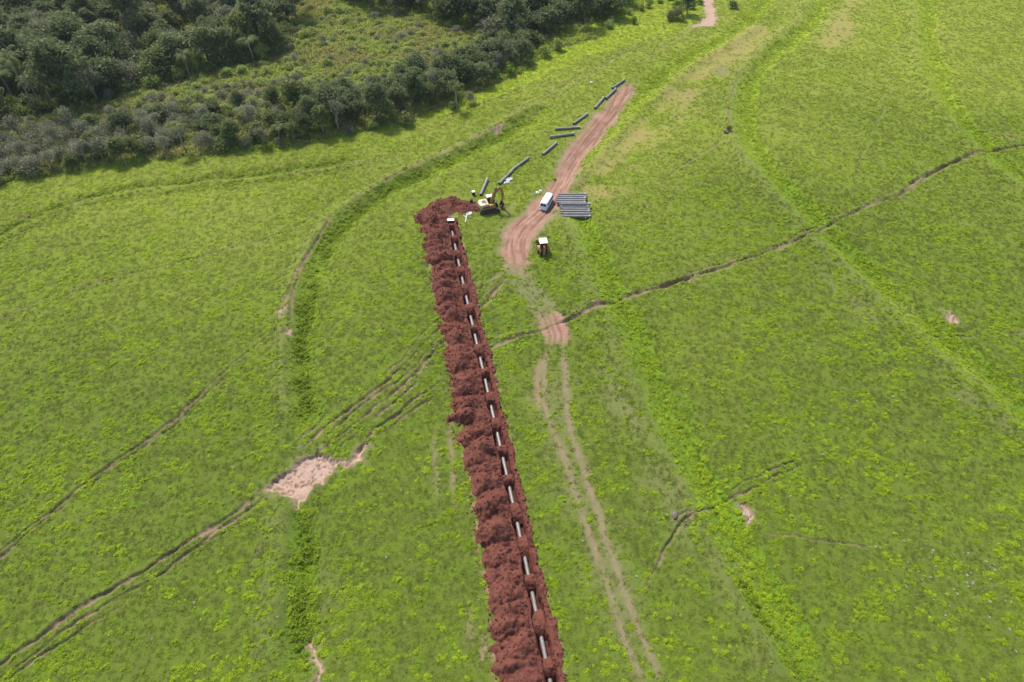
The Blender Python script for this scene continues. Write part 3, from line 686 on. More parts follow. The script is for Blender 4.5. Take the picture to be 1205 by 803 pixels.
# ------------------------------------------------------------------ excavator (x forward, y left)
ep = G(575, 247.5); ex_ = empty('excavator', (ep[0], ep[1], gz(*ep)), R(14))
tag(ex_, 'yellow and white tracked excavator with raised boom at the trench end', 'excavator')
for sy in (-1, 1):
    prof = []
    for k in range(9): a = R(90 + 180 * k / 8); prof.append((-1.72 + .43 * math.cos(a), .45 + .43 * math.sin(a)))
    for k in range(9): a = R(-90 + 180 * k / 8); prof.append((1.72 + .43 * math.cos(a), .45 + .43 * math.sin(a)))
    tr = MB().prism(prof, sy * 1.15 - .27, sy * 1.15 + .27).build('track', BLACK, ex_)
    lug = MB()
    for k in range(18):
        x = -1.75 + k * 3.5 / 17
        lug.box((x, sy * 1.15, .90), (.09, .58, .06)); lug.box((x, sy * 1.15, .025), (.09, .58, .05))
    for k in range(5):
        for e in (-1, 1):
            a = R(-60 + 30 * k) if e > 0 else R(120 + 30 * k)
            lug.box((e * 1.72 + .45 * math.cos(a), sy * 1.15, .45 + .45 * math.sin(a)), (.06, .58, .09), (0, -a, 0))
    lug.build('grouser', STEEL, tr)
    fr = MB().box((0, sy * 1.15, .45), (3.0, .60, .30), bev=.05)
    for k in range(7): fr.lathe([(-.31, 0), (-.31, .13), (.31, .13), (.31, 0)], (0, 1, 0), (-1.5 + k * .5, sy * 1.15, .27), 10)
    for e in (-1.72, 1.72): fr.lathe([(-.30, 0), (-.30, .3), (.30, .3), (.30, 0)], (0, 1, 0), (e, sy * 1.15, .45), 14)
    fr.build('track_frame', STEEL, tr)
MB().box((0, 0, .62), (2.0, 1.8, .36), bev=.06).lathe([(.78, 0), (.78, .62), (1.02, .62), (1.02, 0)], (0, 0, 1), (0, 0, 0), 20).build('undercarriage', STEEL, ex_, True)
UP = empty('upper_structure', (0, 0, 0), R(4)); UP.parent = ex_
MB().box((-.35, 0, 1.14), (3.3, 2.45, .26), bev=.04).build('deck', YEL, UP)
cw = []
for k in range(9): a = R(-75 + 150 * k / 8); cw.append((-1.45 - .75 * math.cos(a), 1.2 * math.sin(a) / math.sin(R(75))))
mb = MB(); n = len(cw); Vb = [(x, y, 1.15) for x, y in cw] + [(x * .99, y, 2.1) for x, y in cw]
mb.add(Vb, [tuple(range(n)), tuple(range(2 * n - 1, n - 1, -1))] + [(i, (i + 1) % n, (i + 1) % n + n, i + n) for i in range(n)]); mb.build('counterweight', CREAM, UP)
MB().box((-.95, .05, 1.86), (1.6, 2.25, .62), bev=.14).build('engine_hood', CREAM, UP, True)
MB().box((-1.0, .1, 2.19), (.75, .9, .06), bev=.02).build('hood_grille', STEEL, UP); MB().tube([(-.75, -.65, 2.1), (-.75, -.65, 2.62), (-.85, -.65, 2.72)], .06, 10).build('exhaust', STEEL, UP)
MB().box((.55, -.9, 1.58), (1.3, .62, .62), bev=.08).build('side_tank', YEL, UP, True)
cab = MB().prism([(-.15, 1.27), (1.28, 1.27), (1.42, 1.75), (1.22, 2.88), (-.15, 2.9)], .34, 1.2).build('cab', YEL, UP)
for nm, bx_ in (('window', [(-.05, 2.0), (.6, 2.0), (.6, 2.75), (-.05, 2.75)]), ('window', [(.68, 1.55), (1.27, 1.75), (1.12, 2.75), (.68, 2.75)])):
    for y0, y1 in ((.325, .345), (1.195, 1.215)): MB().prism(bx_, y0, y1).build('window', GLASS, cab)
MB().add([(1.435, .42, 1.8), (1.435, 1.12, 1.8), (1.265, 1.12, 2.75), (1.265, .42, 2.75), (1.40, .42, 1.8), (1.40, 1.12, 1.8), (1.2, 1.12, 2.75), (1.2, .42, 2.75)], [(0, 1, 2, 3), (4, 7, 6, 5), (0, 4, 5, 1), (1, 5, 6, 2), (2, 6, 7, 3), (3, 7, 4, 0)]).build('windscreen', GLASS, cab)
MB().box((-.165, .77, 2.35), (.03, .66, .7)).build('rear_window', GLASS, cab)
MB().box((.52, .77, 2.93), (1.5, .98, .12), bev=.05).build('cab_roof', WHITE, UP, True)
def beam(pts, w, mat, name, parent):
    """plate box beam in the x-z plane: (x, z, half height)"""
    up_, lo_ = [], []
    for i, (x, z, h) in enumerate(pts):
        a = pts[max(i - 1, 0)]; c = pts[min(i + 1, len(pts) - 1)]; dx, dz = c[0] - a[0], c[1] - a[1]; l = math.hypot(dx, dz)
        up_.append((x - dz / l * h, z + dx / l * h)); lo_.append((x + dz / l * h, z - dx / l * h))
    return MB().prism(up_ + lo_[::-1], -w / 2 - .12, w / 2 - .12).build(name, mat, parent)
bo = beam([(.5, 1.55, .2), (.85, 2.9, .28), (1.35, 4.2, .36), (2.0, 4.85, .33), (2.7, 5.05, .2)], .42, YEL, 'boom', UP)
ar = beam([(2.35, 5.35, .16), (2.75, 4.9, .27), (2.95, 3.6, .22), (3.05, 1.75, .14)], .34, YEL, 'arm', UP)
for sy in (-.47, .23): MB().tube([(1.0, sy, 1.45), (1.2, sy, 2.5)], .09, 10).tube([(1.2, sy, 2.5), (1.45, sy, 3.9)], .05, 8).build('boom_cylinder', STEEL, bo, True)
MB().tube([(1.2, -.12, 4.55), (1.85, -.12, 5.35)], .09, 10).tube([(1.85, -.12, 5.35), (2.35, -.12, 5.42)], .05, 8).build('arm_cylinder', STEEL, bo, True)
MB().tube([(3.05, -.12, 4.5), (3.32, -.12, 3.2)], .08, 10).tube([(3.32, -.12, 3.2), (3.4, -.12, 2.0)], .045, 8).build('bucket_cylinder', STEEL, ar, True)
bk = []
for k in range(8): a = R(75 - 190 * k / 7); bk.append((2.75 + .55 * math.cos(a), 1.1 + .62 * math.sin(a)))
inn = [(2.75 + .47 * math.cos(R(75 - 190 * k / 7)), 1.1 + .54 * math.sin(R(75 - 190 * k / 7))) for k in range(8)]
bu = MB().prism(bk + inn[::-1], -.67, .43)
for y0 in (-.67, .39): bu.prism(bk, y0, y0 + .04)
bu = bu.build('bucket', STEEL, UP)
tt = MB()
for k in range(5): tt.box((bk[-1][0] - .06, -.58 + k * .23, bk[-1][1] + .06), (.24, .08, .06), (0, R(-50), 0))
tt.build('bucket_teeth', STEEL, bu)

# ------------------------------------------------------------------ backhoe loader (x forward, away from the viewer)
bp = G(638.5, 295.5); bh = empty('backhoe_loader', (bp[0], bp[1], gz(*bp)), R(97)); bh.scale = (.97,) * 3
tag(bh, 'muddy backhoe loader with white cab roof, rear arm towards the viewer', 'backhoe loader')
for sy in (-1, 1):
    wheel(bh, (-.55, sy * .95, .74), .74, .46, CREAM); wheel(bh, (1.6, sy * .88, .45), .45, .34, CREAM)
MB().box((.5, 0, .75), (3.1, .8, .5), bev=.05).build('chassis', STEEL, bh)
MB().prism([(.35, .95), (1.95, .95), (2.0, 1.35), (.35, 1.75)], -.45, .45).build('engine_hood', YEL, bh); MB().tube([(1.2, .25, 1.5), (1.2, .25, 2.4)], .05, 8).build('exhaust', STEEL, bh)
for sy in (-1, 1):
    fp_ = [(-1.35, .9), (-1.2, 1.45), (-.9, 1.62), (-.2, 1.62), (.1, 1.35), (.18, 1.0), (.1, 1.0), (0, 1.3), (-.25, 1.53), (-.85, 1.53), (-1.1, 1.4), (-1.25, .9)]
    MB().prism(fp_, sy * .95 - .26, sy * .95 + .26).build('fender', YEL, bh)
cb = MB()
for x in (-1.0, .35):
    for y in (-.68, .68): cb.box((x, y, 1.85), (.08, .08, 1.7))
cb.box((-.32, 0, 1.03), (1.45, 1.4, .1)); cb.box((.37, 0, 1.4), (.05, 1.3, .7)); cb = cb.build('cab', YEL, bh)
for y in (-.68, .68): MB().box((-.32, y, 2.0), (1.25, .02, 1.1)).build('window', GLASS, cb)
MB().box((-1.0, 0, 2.05), (.02, 1.26, 1.0)).build('rear_window', GLASS, cb); MB().box((.35, 0, 2.2), (.02, 1.26, .9)).build('windscreen', GLASS, cb)
MB().box((-.35, 0, 1.35), (.5, .5, .5), bev=.08).build('seat', BLACK, cb)
MB().box((-.32, 0, 2.74), (1.75, 1.62, .14), bev=.06).build('cab_roof', WHITE, bh, True)
la = MB()
for sy in (-1, 1): la.tube([(.45, sy * .55, 1.5), (1.7, sy * .55, 1.25), (2.5, sy * .55, .45)], [.1, .11, .09], 6)
la.build('loader_arm', YEL, bh)
MB().prism([(2.45, .75), (2.4, .1), (3.2, .05), (3.2, .1), (2.5, .18), (2.55, .75)], -1.1, 1.1).build('loader_bucket', STEEL, bh)
MB().box((-1.5, 0, .75), (.22, 1.75, .5), bev=.03).build('backhoe_frame', STEEL, bh)
for sy in (-1, 1): MB().box((-1.62, sy * .82, .95), (.2, .2, 1.25), bev=.03).box((-1.66, sy * .86, .2), (.42, .36, .08)).build('stabilizer', YEL, bh)
def beam2(pts, w, mat, name, parent):
    up_, lo_ = [], []
    for i, (x, z, h) in enumerate(pts):
        a = pts[max(i - 1, 0)]; c = pts[min(i + 1, len(pts) - 1)]; dx, dz = c[0] - a[0], c[1] - a[1]; l = math.hypot(dx, dz)
        up_.append((x - dz / l * h, z + dx / l * h)); lo_.append((x + dz / l * h, z - dx / l * h))
    return MB().prism(up_ + lo_[::-1], -w / 2, w / 2).build(name, mat, parent)
b1 = beam2([(-1.6, .7, .14), (-1.75, 1.6, .2), (-2.0, 2.55, .17)], .38, YEL, 'backhoe_boom', bh)
b2 = beam2([(-1.9, 2.75, .1), (-2.12, 2.4, .17), (-2.3, 1.0, .13)], .30, YEL, 'backhoe_arm', bh)
MB().tube([(-1.9, .18, 1.2), (-2.05, .18, 2.5)], .05, 8).build('boom_cylinder', RED, b1, True); MB().tube([(-2.2, -.16, 2.4), (-2.42, -.16, 1.2)], .05, 8).build('arm_cylinder', STEEL, b2, True)
bk = [(-2.3 + .36 * math.cos(R(60 + 200 * k / 7)), .72 + .4 * math.sin(R(60 + 200 * k / 7))) for k in range(8)]
MB().prism(bk, -.3, .3).build('backhoe_bucket', STEEL, bh)

# ------------------------------------------------------------------ van (x forward)
vp = G(643.2, 232.3, 1.95); hd = math.atan2(-4.0, -1.55)
van = empty('van', (vp[0], vp[1], gz(*vp) - .08), hd); tag(van, 'white microbus van with rounded roof parked on the dirt track', 'van')
def ring(x, hw, zb, zt, rt=.42, rb=.18, tuck=.13):
    """half outline mirrored: slightly tumblehome above the belt line"""
    P = []
    for k in range(4): a = R(-90 + 90 * k / 3); P.append((hw - rb + rb * math.cos(a), zb + rb + rb * math.sin(a)))
    P.append((hw, 1.12))
    for k in range(6): a = R(0 + 90 * k / 5); P.append((hw - tuck - rt + rt * math.cos(a) + tuck * (1 - k / 5) * .3, zt - rt * .62 + rt * .62 * math.sin(a)))
    return [(x, y, z) for y, z in P] + [(x, -y, z) for y, z in P[::-1]]
st = [(-2.22, .62, .55, 1.62), (-2.14, .80, .38, 1.82), (-1.95, .855, .32, 1.9), (-1.2, .86, .30, 1.93), (0, .86, .30, 1.945), (1.2, .86, .30, 1.93), (1.7, .855, .31, 1.88), (1.95, .84, .33, 1.72), (2.12, .78, .36, 1.35), (2.22, .62, .5, 1.2)]
V_ = []; F_ = []
for k, (x, hw, zb, zt) in enumerate(st):
    rg = ring(x, hw, zb, zt, .42 if zt > 1.5 else .3, .16); n = len(rg); V_ += rg
    if k: F_ += [((k - 1) * n + i, (k - 1) * n + (i + 1) % n, k * n + (i + 1) % n, k * n + i) for i in range(n)]
F_ += [tuple(range(n)), tuple(range((len(st) - 1) * n, len(st) * n))]
MB().add(V_, F_).build('body', VANW, van, True)
roofV = []; roofF = []
sr = [(-2.08, .60, 1.80), (-1.9, .70, 1.88), (-1.2, .73, 1.935), (0, .735, 1.95), (1.2, .73, 1.935), (1.62, .70, 1.88), (1.74, .62, 1.83)]
for k, (x, w, z) in enumerate(sr):
    for i in range(9): a = -1 + 2 * i / 8; roofV.append((x, a * w, z + .045 - .19 * abs(a) ** 3))
    for i in range(9): a = 1 - 2 * i / 8; roofV.append((x, a * w * .98, z - .05 - .19 * abs(a) ** 3))
    if k: roofF += [((k - 1) * 18 + i, (k - 1) * 18 + (i + 1) % 18, k * 18 + (i + 1) % 18, k * 18 + i) for i in range(18)]
roofF += [tuple(range(18)), tuple(range(len(roofV) - 18, len(roofV)))]
MB().add(roofV, roofF).build('roof', WHITE, van, True)
for sy in (-1, 1):
    for k, (x0, x1) in enumerate(((-1.9, -1.05), (-.95, -.1), (0, .82), (.95, 1.62))):
        q4 = [(x0, .875, 1.17), (x1, .875, 1.17), (x1 - (.14 if k == 3 else 0), .795, 1.60), (x0, .795, 1.60)]
        MB().add([(x, y * sy, z) for x, y, z in q4] + [(x, (y - .05) * sy, z) for x, y, z in q4], [(0, 1, 2, 3), (7, 6, 5, 4), (0, 4, 5, 1), (1, 5, 6, 2), (2, 6, 7, 3), (3, 7, 4, 0)]).build('side_window', GLASS, van)
    wheel(van, (1.22, sy * .74, .32), .32, .2, SILVER); wheel(van, (-1.2, sy * .74, .32), .32, .2, SILVER)
    MB().lathe([(0, .13), (.04, .12), (.06, .0)], (1, 0, .1), (2.17, sy * .52, .85), 14).build('headlight', AMBER, van, True)
    MB().box((-2.2, sy * .62, .85), (.06, .12, .2)).build('tail_lamp', RED, van)
    MB().tube([(1.62, sy * .86, 1.25), (1.68, sy * 1.0, 1.3)], .015, 6).box((1.68, sy * 1.03, 1.35), (.04, .12, .18)).build('mirror', BLACK, van)
    q4 = [(2.255, .03, 1.20), (2.185, .66, 1.20), (1.93, .60, 1.72), (1.985, .03, 1.77)]
    MB().add([(x, y * sy, z) for x, y, z in q4] + [(x - .16, y * sy, z - .09) for x, y, z in q4], [(0, 1, 2, 3), (7, 6, 5, 4), (0, 4, 5, 1), (1, 5, 6, 2), (2, 6, 7, 3), (3, 7, 4, 0)]).build('windscreen', GLASS, van)
q4 = [(-2.225, -.5, 1.2), (-2.225, .5, 1.2), (-2.17, .48, 1.6), (-2.17, -.48, 1.6)]
MB().add(q4 + [(x + .05, y, z) for x, y, z in q4], [(0, 1, 2, 3), (7, 6, 5, 4), (0, 4, 5, 1), (1, 5, 6, 2), (2, 6, 7, 3), (3, 7, 4, 0)]).build('rear_window', GLASS, van)
for x in (2.27, -2.27): MB().box((x, 0, .45), (.09, 1.6, .16), bev=.03).build('bumper', WHITE, van)

# ------------------------------------------------------------------ small site things
def at(u, v, z=0): p = G(u, v); return (p[0], p[1], gz(*p) + z)
DARKP = paint('dark_drum', (.03, .04, .035), .5); BLUEG = paint('plastic_sheet', (.50, .50, .52), .5, dirt=.2)
def drum(u, v, lid, label):
    r = empty('drum', at(u, v, .04)); 
    MB().lathe([(0, 0), (0, .30), (.28, .30), (.30, .32), (.32, .30), (.56, .30), (.58, .32), (.60, .30), (.86, .30)], (0, 0, 1), (0, 0, 0), 18).build('barrel', DARKP, r, True)
    MB().lathe([(.83, .32), (.90, .32), (.92, .28), (.92, 0)], (0, 0, 1), (0, 0, 0), 18).build('lid', lid, r, True)
    tag(r, label, 'drum', 'drums near the excavator'); r.scale = (1.15, 1.15, 1)
drum(557.3, 230, WHITE, 'dark drum with a white lid behind the excavator'); drum(554.8, 239.5, BLACK, 'all dark drum with black lid at the excavator rear')
def sheet(u, v, sx, sy, h, mat, name, label, cat, seed, rz=0):
    n = 15; g_ = np.linspace(-.5, .5, n); A, B = np.meshgrid(g_, g_, indexing='ij'); A = A.ravel(); B = B.ravel()
    cr = np.abs(fbm(A * 5 + seed, B * 5, 600 + seed, 3) - .5) * 2
    wob = 1 + .5 * (fbm(A * 3, B * 3 + seed, 610, 2) - .5)
    Vt = np.stack([A * sx * wob, B * sy * wob, .10 + h * cr * (1 - 2.2 * (A * A + B * B))], 1)
    ii = np.arange(n * n).reshape(n, n); Ft = np.stack([ii[:-1, :-1], ii[1:, :-1], ii[1:, 1:], ii[:-1, 1:]], -1).reshape(-1, 4)
    o = mesh_obj(name, Vt, Ft, mat); md = o.modifiers.new('thick', 'SOLIDIFY'); md.thickness = .03; o.location = at(u, v); o.rotation_euler = (0, 0, rz); tag(o, label, cat)
sheet(599, 212.0, 1.7, 1.1, .6, BLUEG, 'plastic_sheet', 'crumpled white plastic sheeting beside the pipe near the excavator', 'sheeting', 1, .5)
sheet(596.5, 215.6, 1.3, .7, .5, BLUEG, 'plastic_sheet', 'smaller scrap of white sheeting nearest the excavator bucket', 'sheeting', 2, .1)
sheet(552.5, 252, 1.0, 1.0, .25, BLUEG, 'white_cloth', 'white cloth spread on the grass at the trench end', 'cloth', 3, .2)
sheet(632.3, 227.2, .7, .8, .4, BLUEG, 'white_bag', 'small white bag left of the van, farther from it', 'bag', 4); sheet(636, 225.3, .6, .8, .4, BLUEG, 'white_bag', 'small white bag close behind the van left side', 'bag', 5)
sheet(695.6, 97.5, .7, 1.0, .5, BLUEG, 'white_bag', 'small white bag on the grass left of the topmost pipe', 'bag', 6)
def rod(p, q_, r, mat, name, label, cat, z=.12):
    a = at(*p); c = at(*q_); MBo = MB().tube([(0, 0, 0), (c[0] - a[0], c[1] - a[1], c[2] - a[2])], r, 10)
    o = MBo.build(name, mat, None, True); o.location = (a[0], a[1], a[2] + z); tag(o, label, cat)
rod((549.7, 252.6), (547.8, 263), .085, WHITE, 'plastic_tube', 'long white tube lying from the cloth towards the viewer', 'tube')
rod((545.4, 255), (549.2, 257), .07, WHITE, 'plastic_tube', 'short white tube lying crosswise beside the long one', 'tube')
o = MB().box((0, 0, 0), (1.45, .62, .10), (R(8), 0, 0), .02).build('board', WHITE); p = at(530.6, 261.2); o.location = (p[0], p[1], .38 + float(broad(p[0], p[1]))); tag(o, 'white board laid on soil across the trench end', 'board')
o = MB().lathe([(0, 0), (0, .16), (.5, .15), (.62, .06), (.75, .05), (.75, 0)], (0, 0, 1), (0, 0, 0), 14).build('canister', paint('grey_plastic', (.5, .5, .52), .4), None, True); p = at(529.2, 258.6); o.location = (p[0], p[1], .30); tag(o, 'grey canister standing behind the white board', 'canister')
o = MB().box((0, 0, 0), (1.3, .35, .12), (0, 0, R(20)), .02).build('plank', BLACK); o.location = at(549.5, 248.2, .14); tag(o, 'short dark plank on the grass beside the soil tongue', 'plank')  # dark slab put in for an unclear dark spot on the grass
# stones, posts
STONE = barkmat('stone', (.10, .075, .06), (.20, .15, .12))
def stone(u, v, r, label, seed, mat=STONE):
    bm = bmesh.new(); bmesh.ops.create_icosphere(bm, subdivisions=3, radius=1)
    rs = random.Random(seed); k = [Vector((rs.uniform(-1, 1), rs.uniform(-1, 1), rs.uniform(-1, 1))).normalized() for _ in range(9)]
    for q_ in bm.verts:
        f = 1 - .28 * sum(max(0, q_.co.dot(d) - .62) for d in k) * 2; q_.co = Vector((q_.co.x * 1.25, q_.co.y * .85, q_.co.z * .6)) * f * r
    me = bpy.data.meshes.new('stone'); bm.to_mesh(me); bm.free(); me.materials.append(mat)
    o = bpy.data.objects.new('stone', me); COL.objects.link(o); o.location = at(u, v, r * .25); o.rotation_euler = (0, 0, seed); tag(o, label, 'stone')
stone(794, 607, .6, 'dark stone on the bank where the thin path meets the wheel ruts', 1); stone(853, 158, .8, 'grey stone on the bank above the side path', 2)
for k, (u, v) in enumerate(((616, 91), (644, 71), (701, 48), (710, 41), (560, 122), (590, 107), (668, 58), (78, 208), (150, 197), (240, 187), (780, 33))):
    o = MB().tube([(0, 0, -.3), (.02, 0, .8), (.03, .01, 1.6)], [.10, .09, .085], 8).build('fence_post', WOOD); o.location = at(u, v); o.rotation_euler = (0, R(random.uniform(-4, 4)), 0)
    tag(o, f'weathered fence post along the woodland edge, {ORD[sorted([616, 644, 701, 710, 560, 590, 668, 78, 150, 240, 780]).index(u)]} from the left', 'fence post', 'fence posts along the woodland edge')

# ------------------------------------------------------------------ trees
def leaf_quads(C, size, rs, up_bias=.4, asp=.6):
    n = len(C)
    nr = rs.normal(size=(n, 3)); nr[:, 2] += up_bias; nr[:, 2] = np.abs(nr[:, 2]); nr /= np.linalg.norm(nr, axis=1)[:, None]
    t = np.cross(nr, rs.normal(size=(n, 3))); t /= np.linalg.norm(t, axis=1)[:, None] + 1e-9; bb = np.cross(nr, t)
    sz = size * rs.uniform(.6, 1.35, (n, 1)); a = t * sz; c = bb * sz * asp
    Vq = np.stack([C - a, C - c * .9, C + a, C + c * .9], 1).reshape(-1, 3)
    return Vq, np.arange(n * 4).reshape(n, 4)
def crown_pts(lobes, n, rs, per=14, spread=.34):
    vol = np.array([l[3] ** 2 for l in lobes]); k = rs.choice(len(lobes), n // per, p=vol / vol.sum())
    L = np.array([l for l in lobes]); d = rs.normal(size=(len(k), 3)); d[:, 2] += .25; d /= np.linalg.norm(d, axis=1)[:, None]
    r = L[k, 3] * rs.uniform(.55, 1.05, len(k)) 
    c = L[k, :3] + d * r[:, None] * np.stack([np.ones(len(k)), np.ones(len(k)), L[k, 4]], 1)
    c = np.repeat(c, per, 0); sp = np.repeat(spread * rs.uniform(.6, 1.5, len(k)), per)[:, None]
    return c + rs.normal(size=c.shape) * sp * np.array([1, 1, .6])
def broadleaf(name, hgt, rad, mat, bark, seed, nleaf=2200, size=.26, nl=9, low=.2, flat=.8, per=14, spread=.34, sparse=False):
    rs = np.random.default_rng(seed); root = empty(name, (0, 0, 0))
    lobes = []
    for k in range(nl):
        a = rs.uniform(0, 6.28); f = rs.uniform(0, 1); z = hgt * (low + (1 - low) * (.25 + .6 * f)); r = rad * (1 - .55 * f) * rs.uniform(.35, .8)
        lobes.append((math.cos(a) * r, math.sin(a) * r, z, rad * rs.uniform(.34, .58) * (1.1 if f < .5 else .9), flat))
    lobes.append((0, 0, hgt * .8, rad * .5, flat))
    Vq, Fq_ = leaf_quads(crown_pts(lobes, nleaf, rs, per, spread), size, rs, .9)
    mesh_obj('crown', Vq, Fq_, mat, root)
    tb = MB(); th = hgt * (low + .15)
    tb.tube([(0, 0, -.4), (.05 * rad, 0, th * .5), (0, .05 * rad, th), (0, 0, hgt * .75)], [.035 * hgt, .026 * hgt, .02 * hgt, .006 * hgt], 7)
    for l in lobes[:nl]: tb.tube([(0, 0, th * rs.uniform(.6, 1)), (l[0] * .5, l[1] * .5, (th + l[2]) * .5), l[:3]], [.014 * hgt, .01 * hgt, .004 * hgt], 5, False)
    tb.build('trunk', bark, root, True)
    return root
def palm(name, hgt, seed, nf=16, fl=3.4):
    rs = np.random.default_rng(seed); root = empty(name, (0, 0, 0)); lx = rs.uniform(-.6, .6); ly = rs.uniform(-.6, .6)
    MB().tube([(0, 0, -.3), (lx * .2, ly * .2, hgt * .35), (lx * .6, ly * .6, hgt * .7), (lx, ly, hgt)], [.2, .15, .13, .12], 8).build('trunk', BARKP, root, True)
    Vs, Fs = [], []
    for k in range(nf):
        a = k * 2.4 + rs.uniform(-.2, .2); el = rs.uniform(.15, 1.35); L = fl * rs.uniform(.8, 1.15); p = np.array([lx, ly, hgt]); ns = 12
        d = np.array([math.cos(a), math.sin(a)]); ang = el
        for i in range(ns):
            q_ = p + np.array([d[0] * math.cos(ang), d[1] * math.cos(ang), math.sin(ang)]) * L / ns
            sd = np.array([-d[1], d[0], 0]); lw = .75 * math.sin(math.pi * (i + 1.2) / (ns + 1.5)) + .08
            for sgn in (-1, 1):
                for o_ in (.0,):
                    b0 = p + (q_ - p) * o_; b1_ = b0 + (q_ - p) * .55; tip = b0 + sd * sgn * lw + (q_ - p) * .8 + np.array([0, 0, -.45 * lw - .1 * rs.uniform(0, 1)])
                    n0 = len(Vs); Vs += [b0, b1_, tip]; Fs.append((n0, n0 + 1, n0 + 2))
            p = q_; ang -= .09 + .018 * i * rs.uniform(.6, 1.4)
    mesh_obj('crown', np.array(Vs), np.array(Fs), L_PALM, root)
    return root
protos = {
 'dark': [broadleaf('broadleaf_tree', 9.5, 4.6, L_DARK, BARK, 1, 4200, .30, 11, .15, .75, 14, .42), broadleaf('broadleaf_tree', 8.2, 4.2, L_DARK, BARK, 2, 3800, .29, 10, .12, .75, 14, .42), broadleaf('broadleaf_tree', 10.5, 4.0, L_DARK, BARK, 3, 3900, .30, 12, .22, .8, 14, .4), broadleaf('broadleaf_tree', 7.2, 4.6, L_DARK, BARK, 4, 4000, .28, 11, .1, .65, 14, .42)],
 'mid': [broadleaf('leafy_tree', 7.5, 3.9, L_MID, BARK, 11, 3600, .28, 10, .12, .75, 14, .4), broadleaf('leafy_tree', 6.3, 3.6, L_MID, BARK, 12, 3200, .27, 9, .12, .7, 14, .4), broadleaf('leafy_tree', 8.8, 3.5, L_MID, BARKP, 13, 3200, .28, 10, .2, .8, 12, .42)],
 'grey': [broadleaf('grey_shrub', 4.6, 2.3, L_GREY, BARKP, 21, 1700, .17, 9, .1, .8, 10, .4), broadleaf('grey_shrub', 3.8, 2.5, L_GREY, BARKP, 22, 1700, .16, 10, .08, .7, 10, .42), broadleaf('grey_shrub', 6.2, 2.0, L_GREY, BARKP, 23, 1100, .16, 9, .25, .9, 8, .45)],
 'pale': [broadleaf('pale_shrub', 3.0, 1.7, L_PALE, BARK, 31, 1300, .17, 7, .1, .75, 10, .3), broadleaf('pale_shrub', 2.2, 1.9, L_PALE, BARK, 32, 1200, .17, 7, .08, .65, 10, .3)],
 'bright': [broadleaf('bright_shrub', 1.8, 1.4, L_BRIGHT, BARK, 41, 900, .17, 6, .08, .7, 10, .28)],
 'olive': [broadleaf('olive_shrub', 2.4, 1.6, L_MID, BARK, 51, 1200, .18, 7, .08, .75, 10, .3), broadleaf('olive_shrub', 2.0, 1.8, L_MID, BARK, 52, 1200, .18, 8, .08, .7, 10, .34)],
 'palm': [palm('palm_tree', 8.5, 61), palm('palm_tree', 7.0, 62), palm('palm_tree', 5.5, 63, 22, 3.0)],
}
usedp = {}
def plant(kind, x, y, sc, label, cat, group, var=None, rz=None, sz=None):
    pr = protos[kind]; k = var if var is not None else random.randrange(len(pr)); src = pr[k]
    if (kind, k) in usedp: o = copy_tree(src)
    else: o = src; usedp[(kind, k)] = 1
    o.location = (x, y, gz(x, y) - .05); o.rotation_euler = (0, 0, random.uniform(0, 6.28) if rz is None else rz); o.scale = (sc, sc * random.uniform(.85, 1.15), sc * (sz or random.uniform(.78, 1.25)))
    tag(o, label, cat, group); return o
placed = []
def scatter(poly, dist, n, seed, tries=60000):
    P = np.array([G(*p) for p in poly]); lo, hi = P.min(0), P.max(0); rs = np.random.default_rng(seed)
    Q = rs.uniform(lo, hi, (tries, 2)); Q = Q[inpoly(Q[:, 0], Q[:, 1], P, True)]; out = []
    for q_ in Q:
        if len(out) >= n: break
        if not placed or np.min(np.hypot(*(np.array(placed) - q_).T)) > dist: out.append(q_); placed.append(q_)
    return out
# palms first: (pixel of the foot, variant, scale)
for k, (u, v, var, sc, lab) in enumerate(((20, 124, 1, 1.1, 'slender palm at the far left of the upper wood edge'), (42, 128, 0, 1.25, 'tall palm in the left palm cluster, leaning left'), (50, 126, 0, 1.1, 'tall palm in the middle of the left palm cluster'), (64, 125, 1, 1.15, 'palm on the right side of the left palm cluster'),
      (224, 92, 1, .95, 'lone palm at the right front of the upper wood'), (218, 178, 2, 1.15, 'feathery palm in the front belt near the pasture'), (300, 75, 2, 1.4, 'bushy palm at the right end of the upper wood'), (330, 168, 2, .8, 'short palm in the front tree belt'), (292, 148, 2, .9, 'short palm behind the front tree belt'), (60, 95, 0, 1.2, 'tall palm inside the upper wood'))):
    p = G(u, v); placed.append(p); plant('palm', p[0], p[1], sc, lab, 'palm tree', 'palms of the woodland', var)
# upper-left wood
Z1 = [(0, 143), (30, 136), (60, 128), (110, 121), (150, 108), (200, 97), (240, 87), (290, 74), (330, 60), (345, 40), (350, 8), (352, -50), (-40, -50), (-45, 152)]
for q_ in scatter(Z1, 4.6, 285, 5):
    r = random.random()
    if r < .62: plant('dark', q_[0], q_[1], random.choice((random.uniform(.6, .9), random.uniform(.85, 1.2), random.uniform(1.2, 1.55))), 'dark broadleaf tree in upper left wood', 'tree', 'dark trees of the upper left wood')
    elif r < .84: plant('mid', q_[0], q_[1], random.uniform(.6, 1.35), 'lighter green tree in upper left wood', 'tree', 'leafy trees of the upper left wood')
    else: plant('grey', q_[0], q_[1], random.uniform(1.1, 1.7), 'grey twiggy tree in upper left wood', 'tree', 'grey trees of the upper left wood')
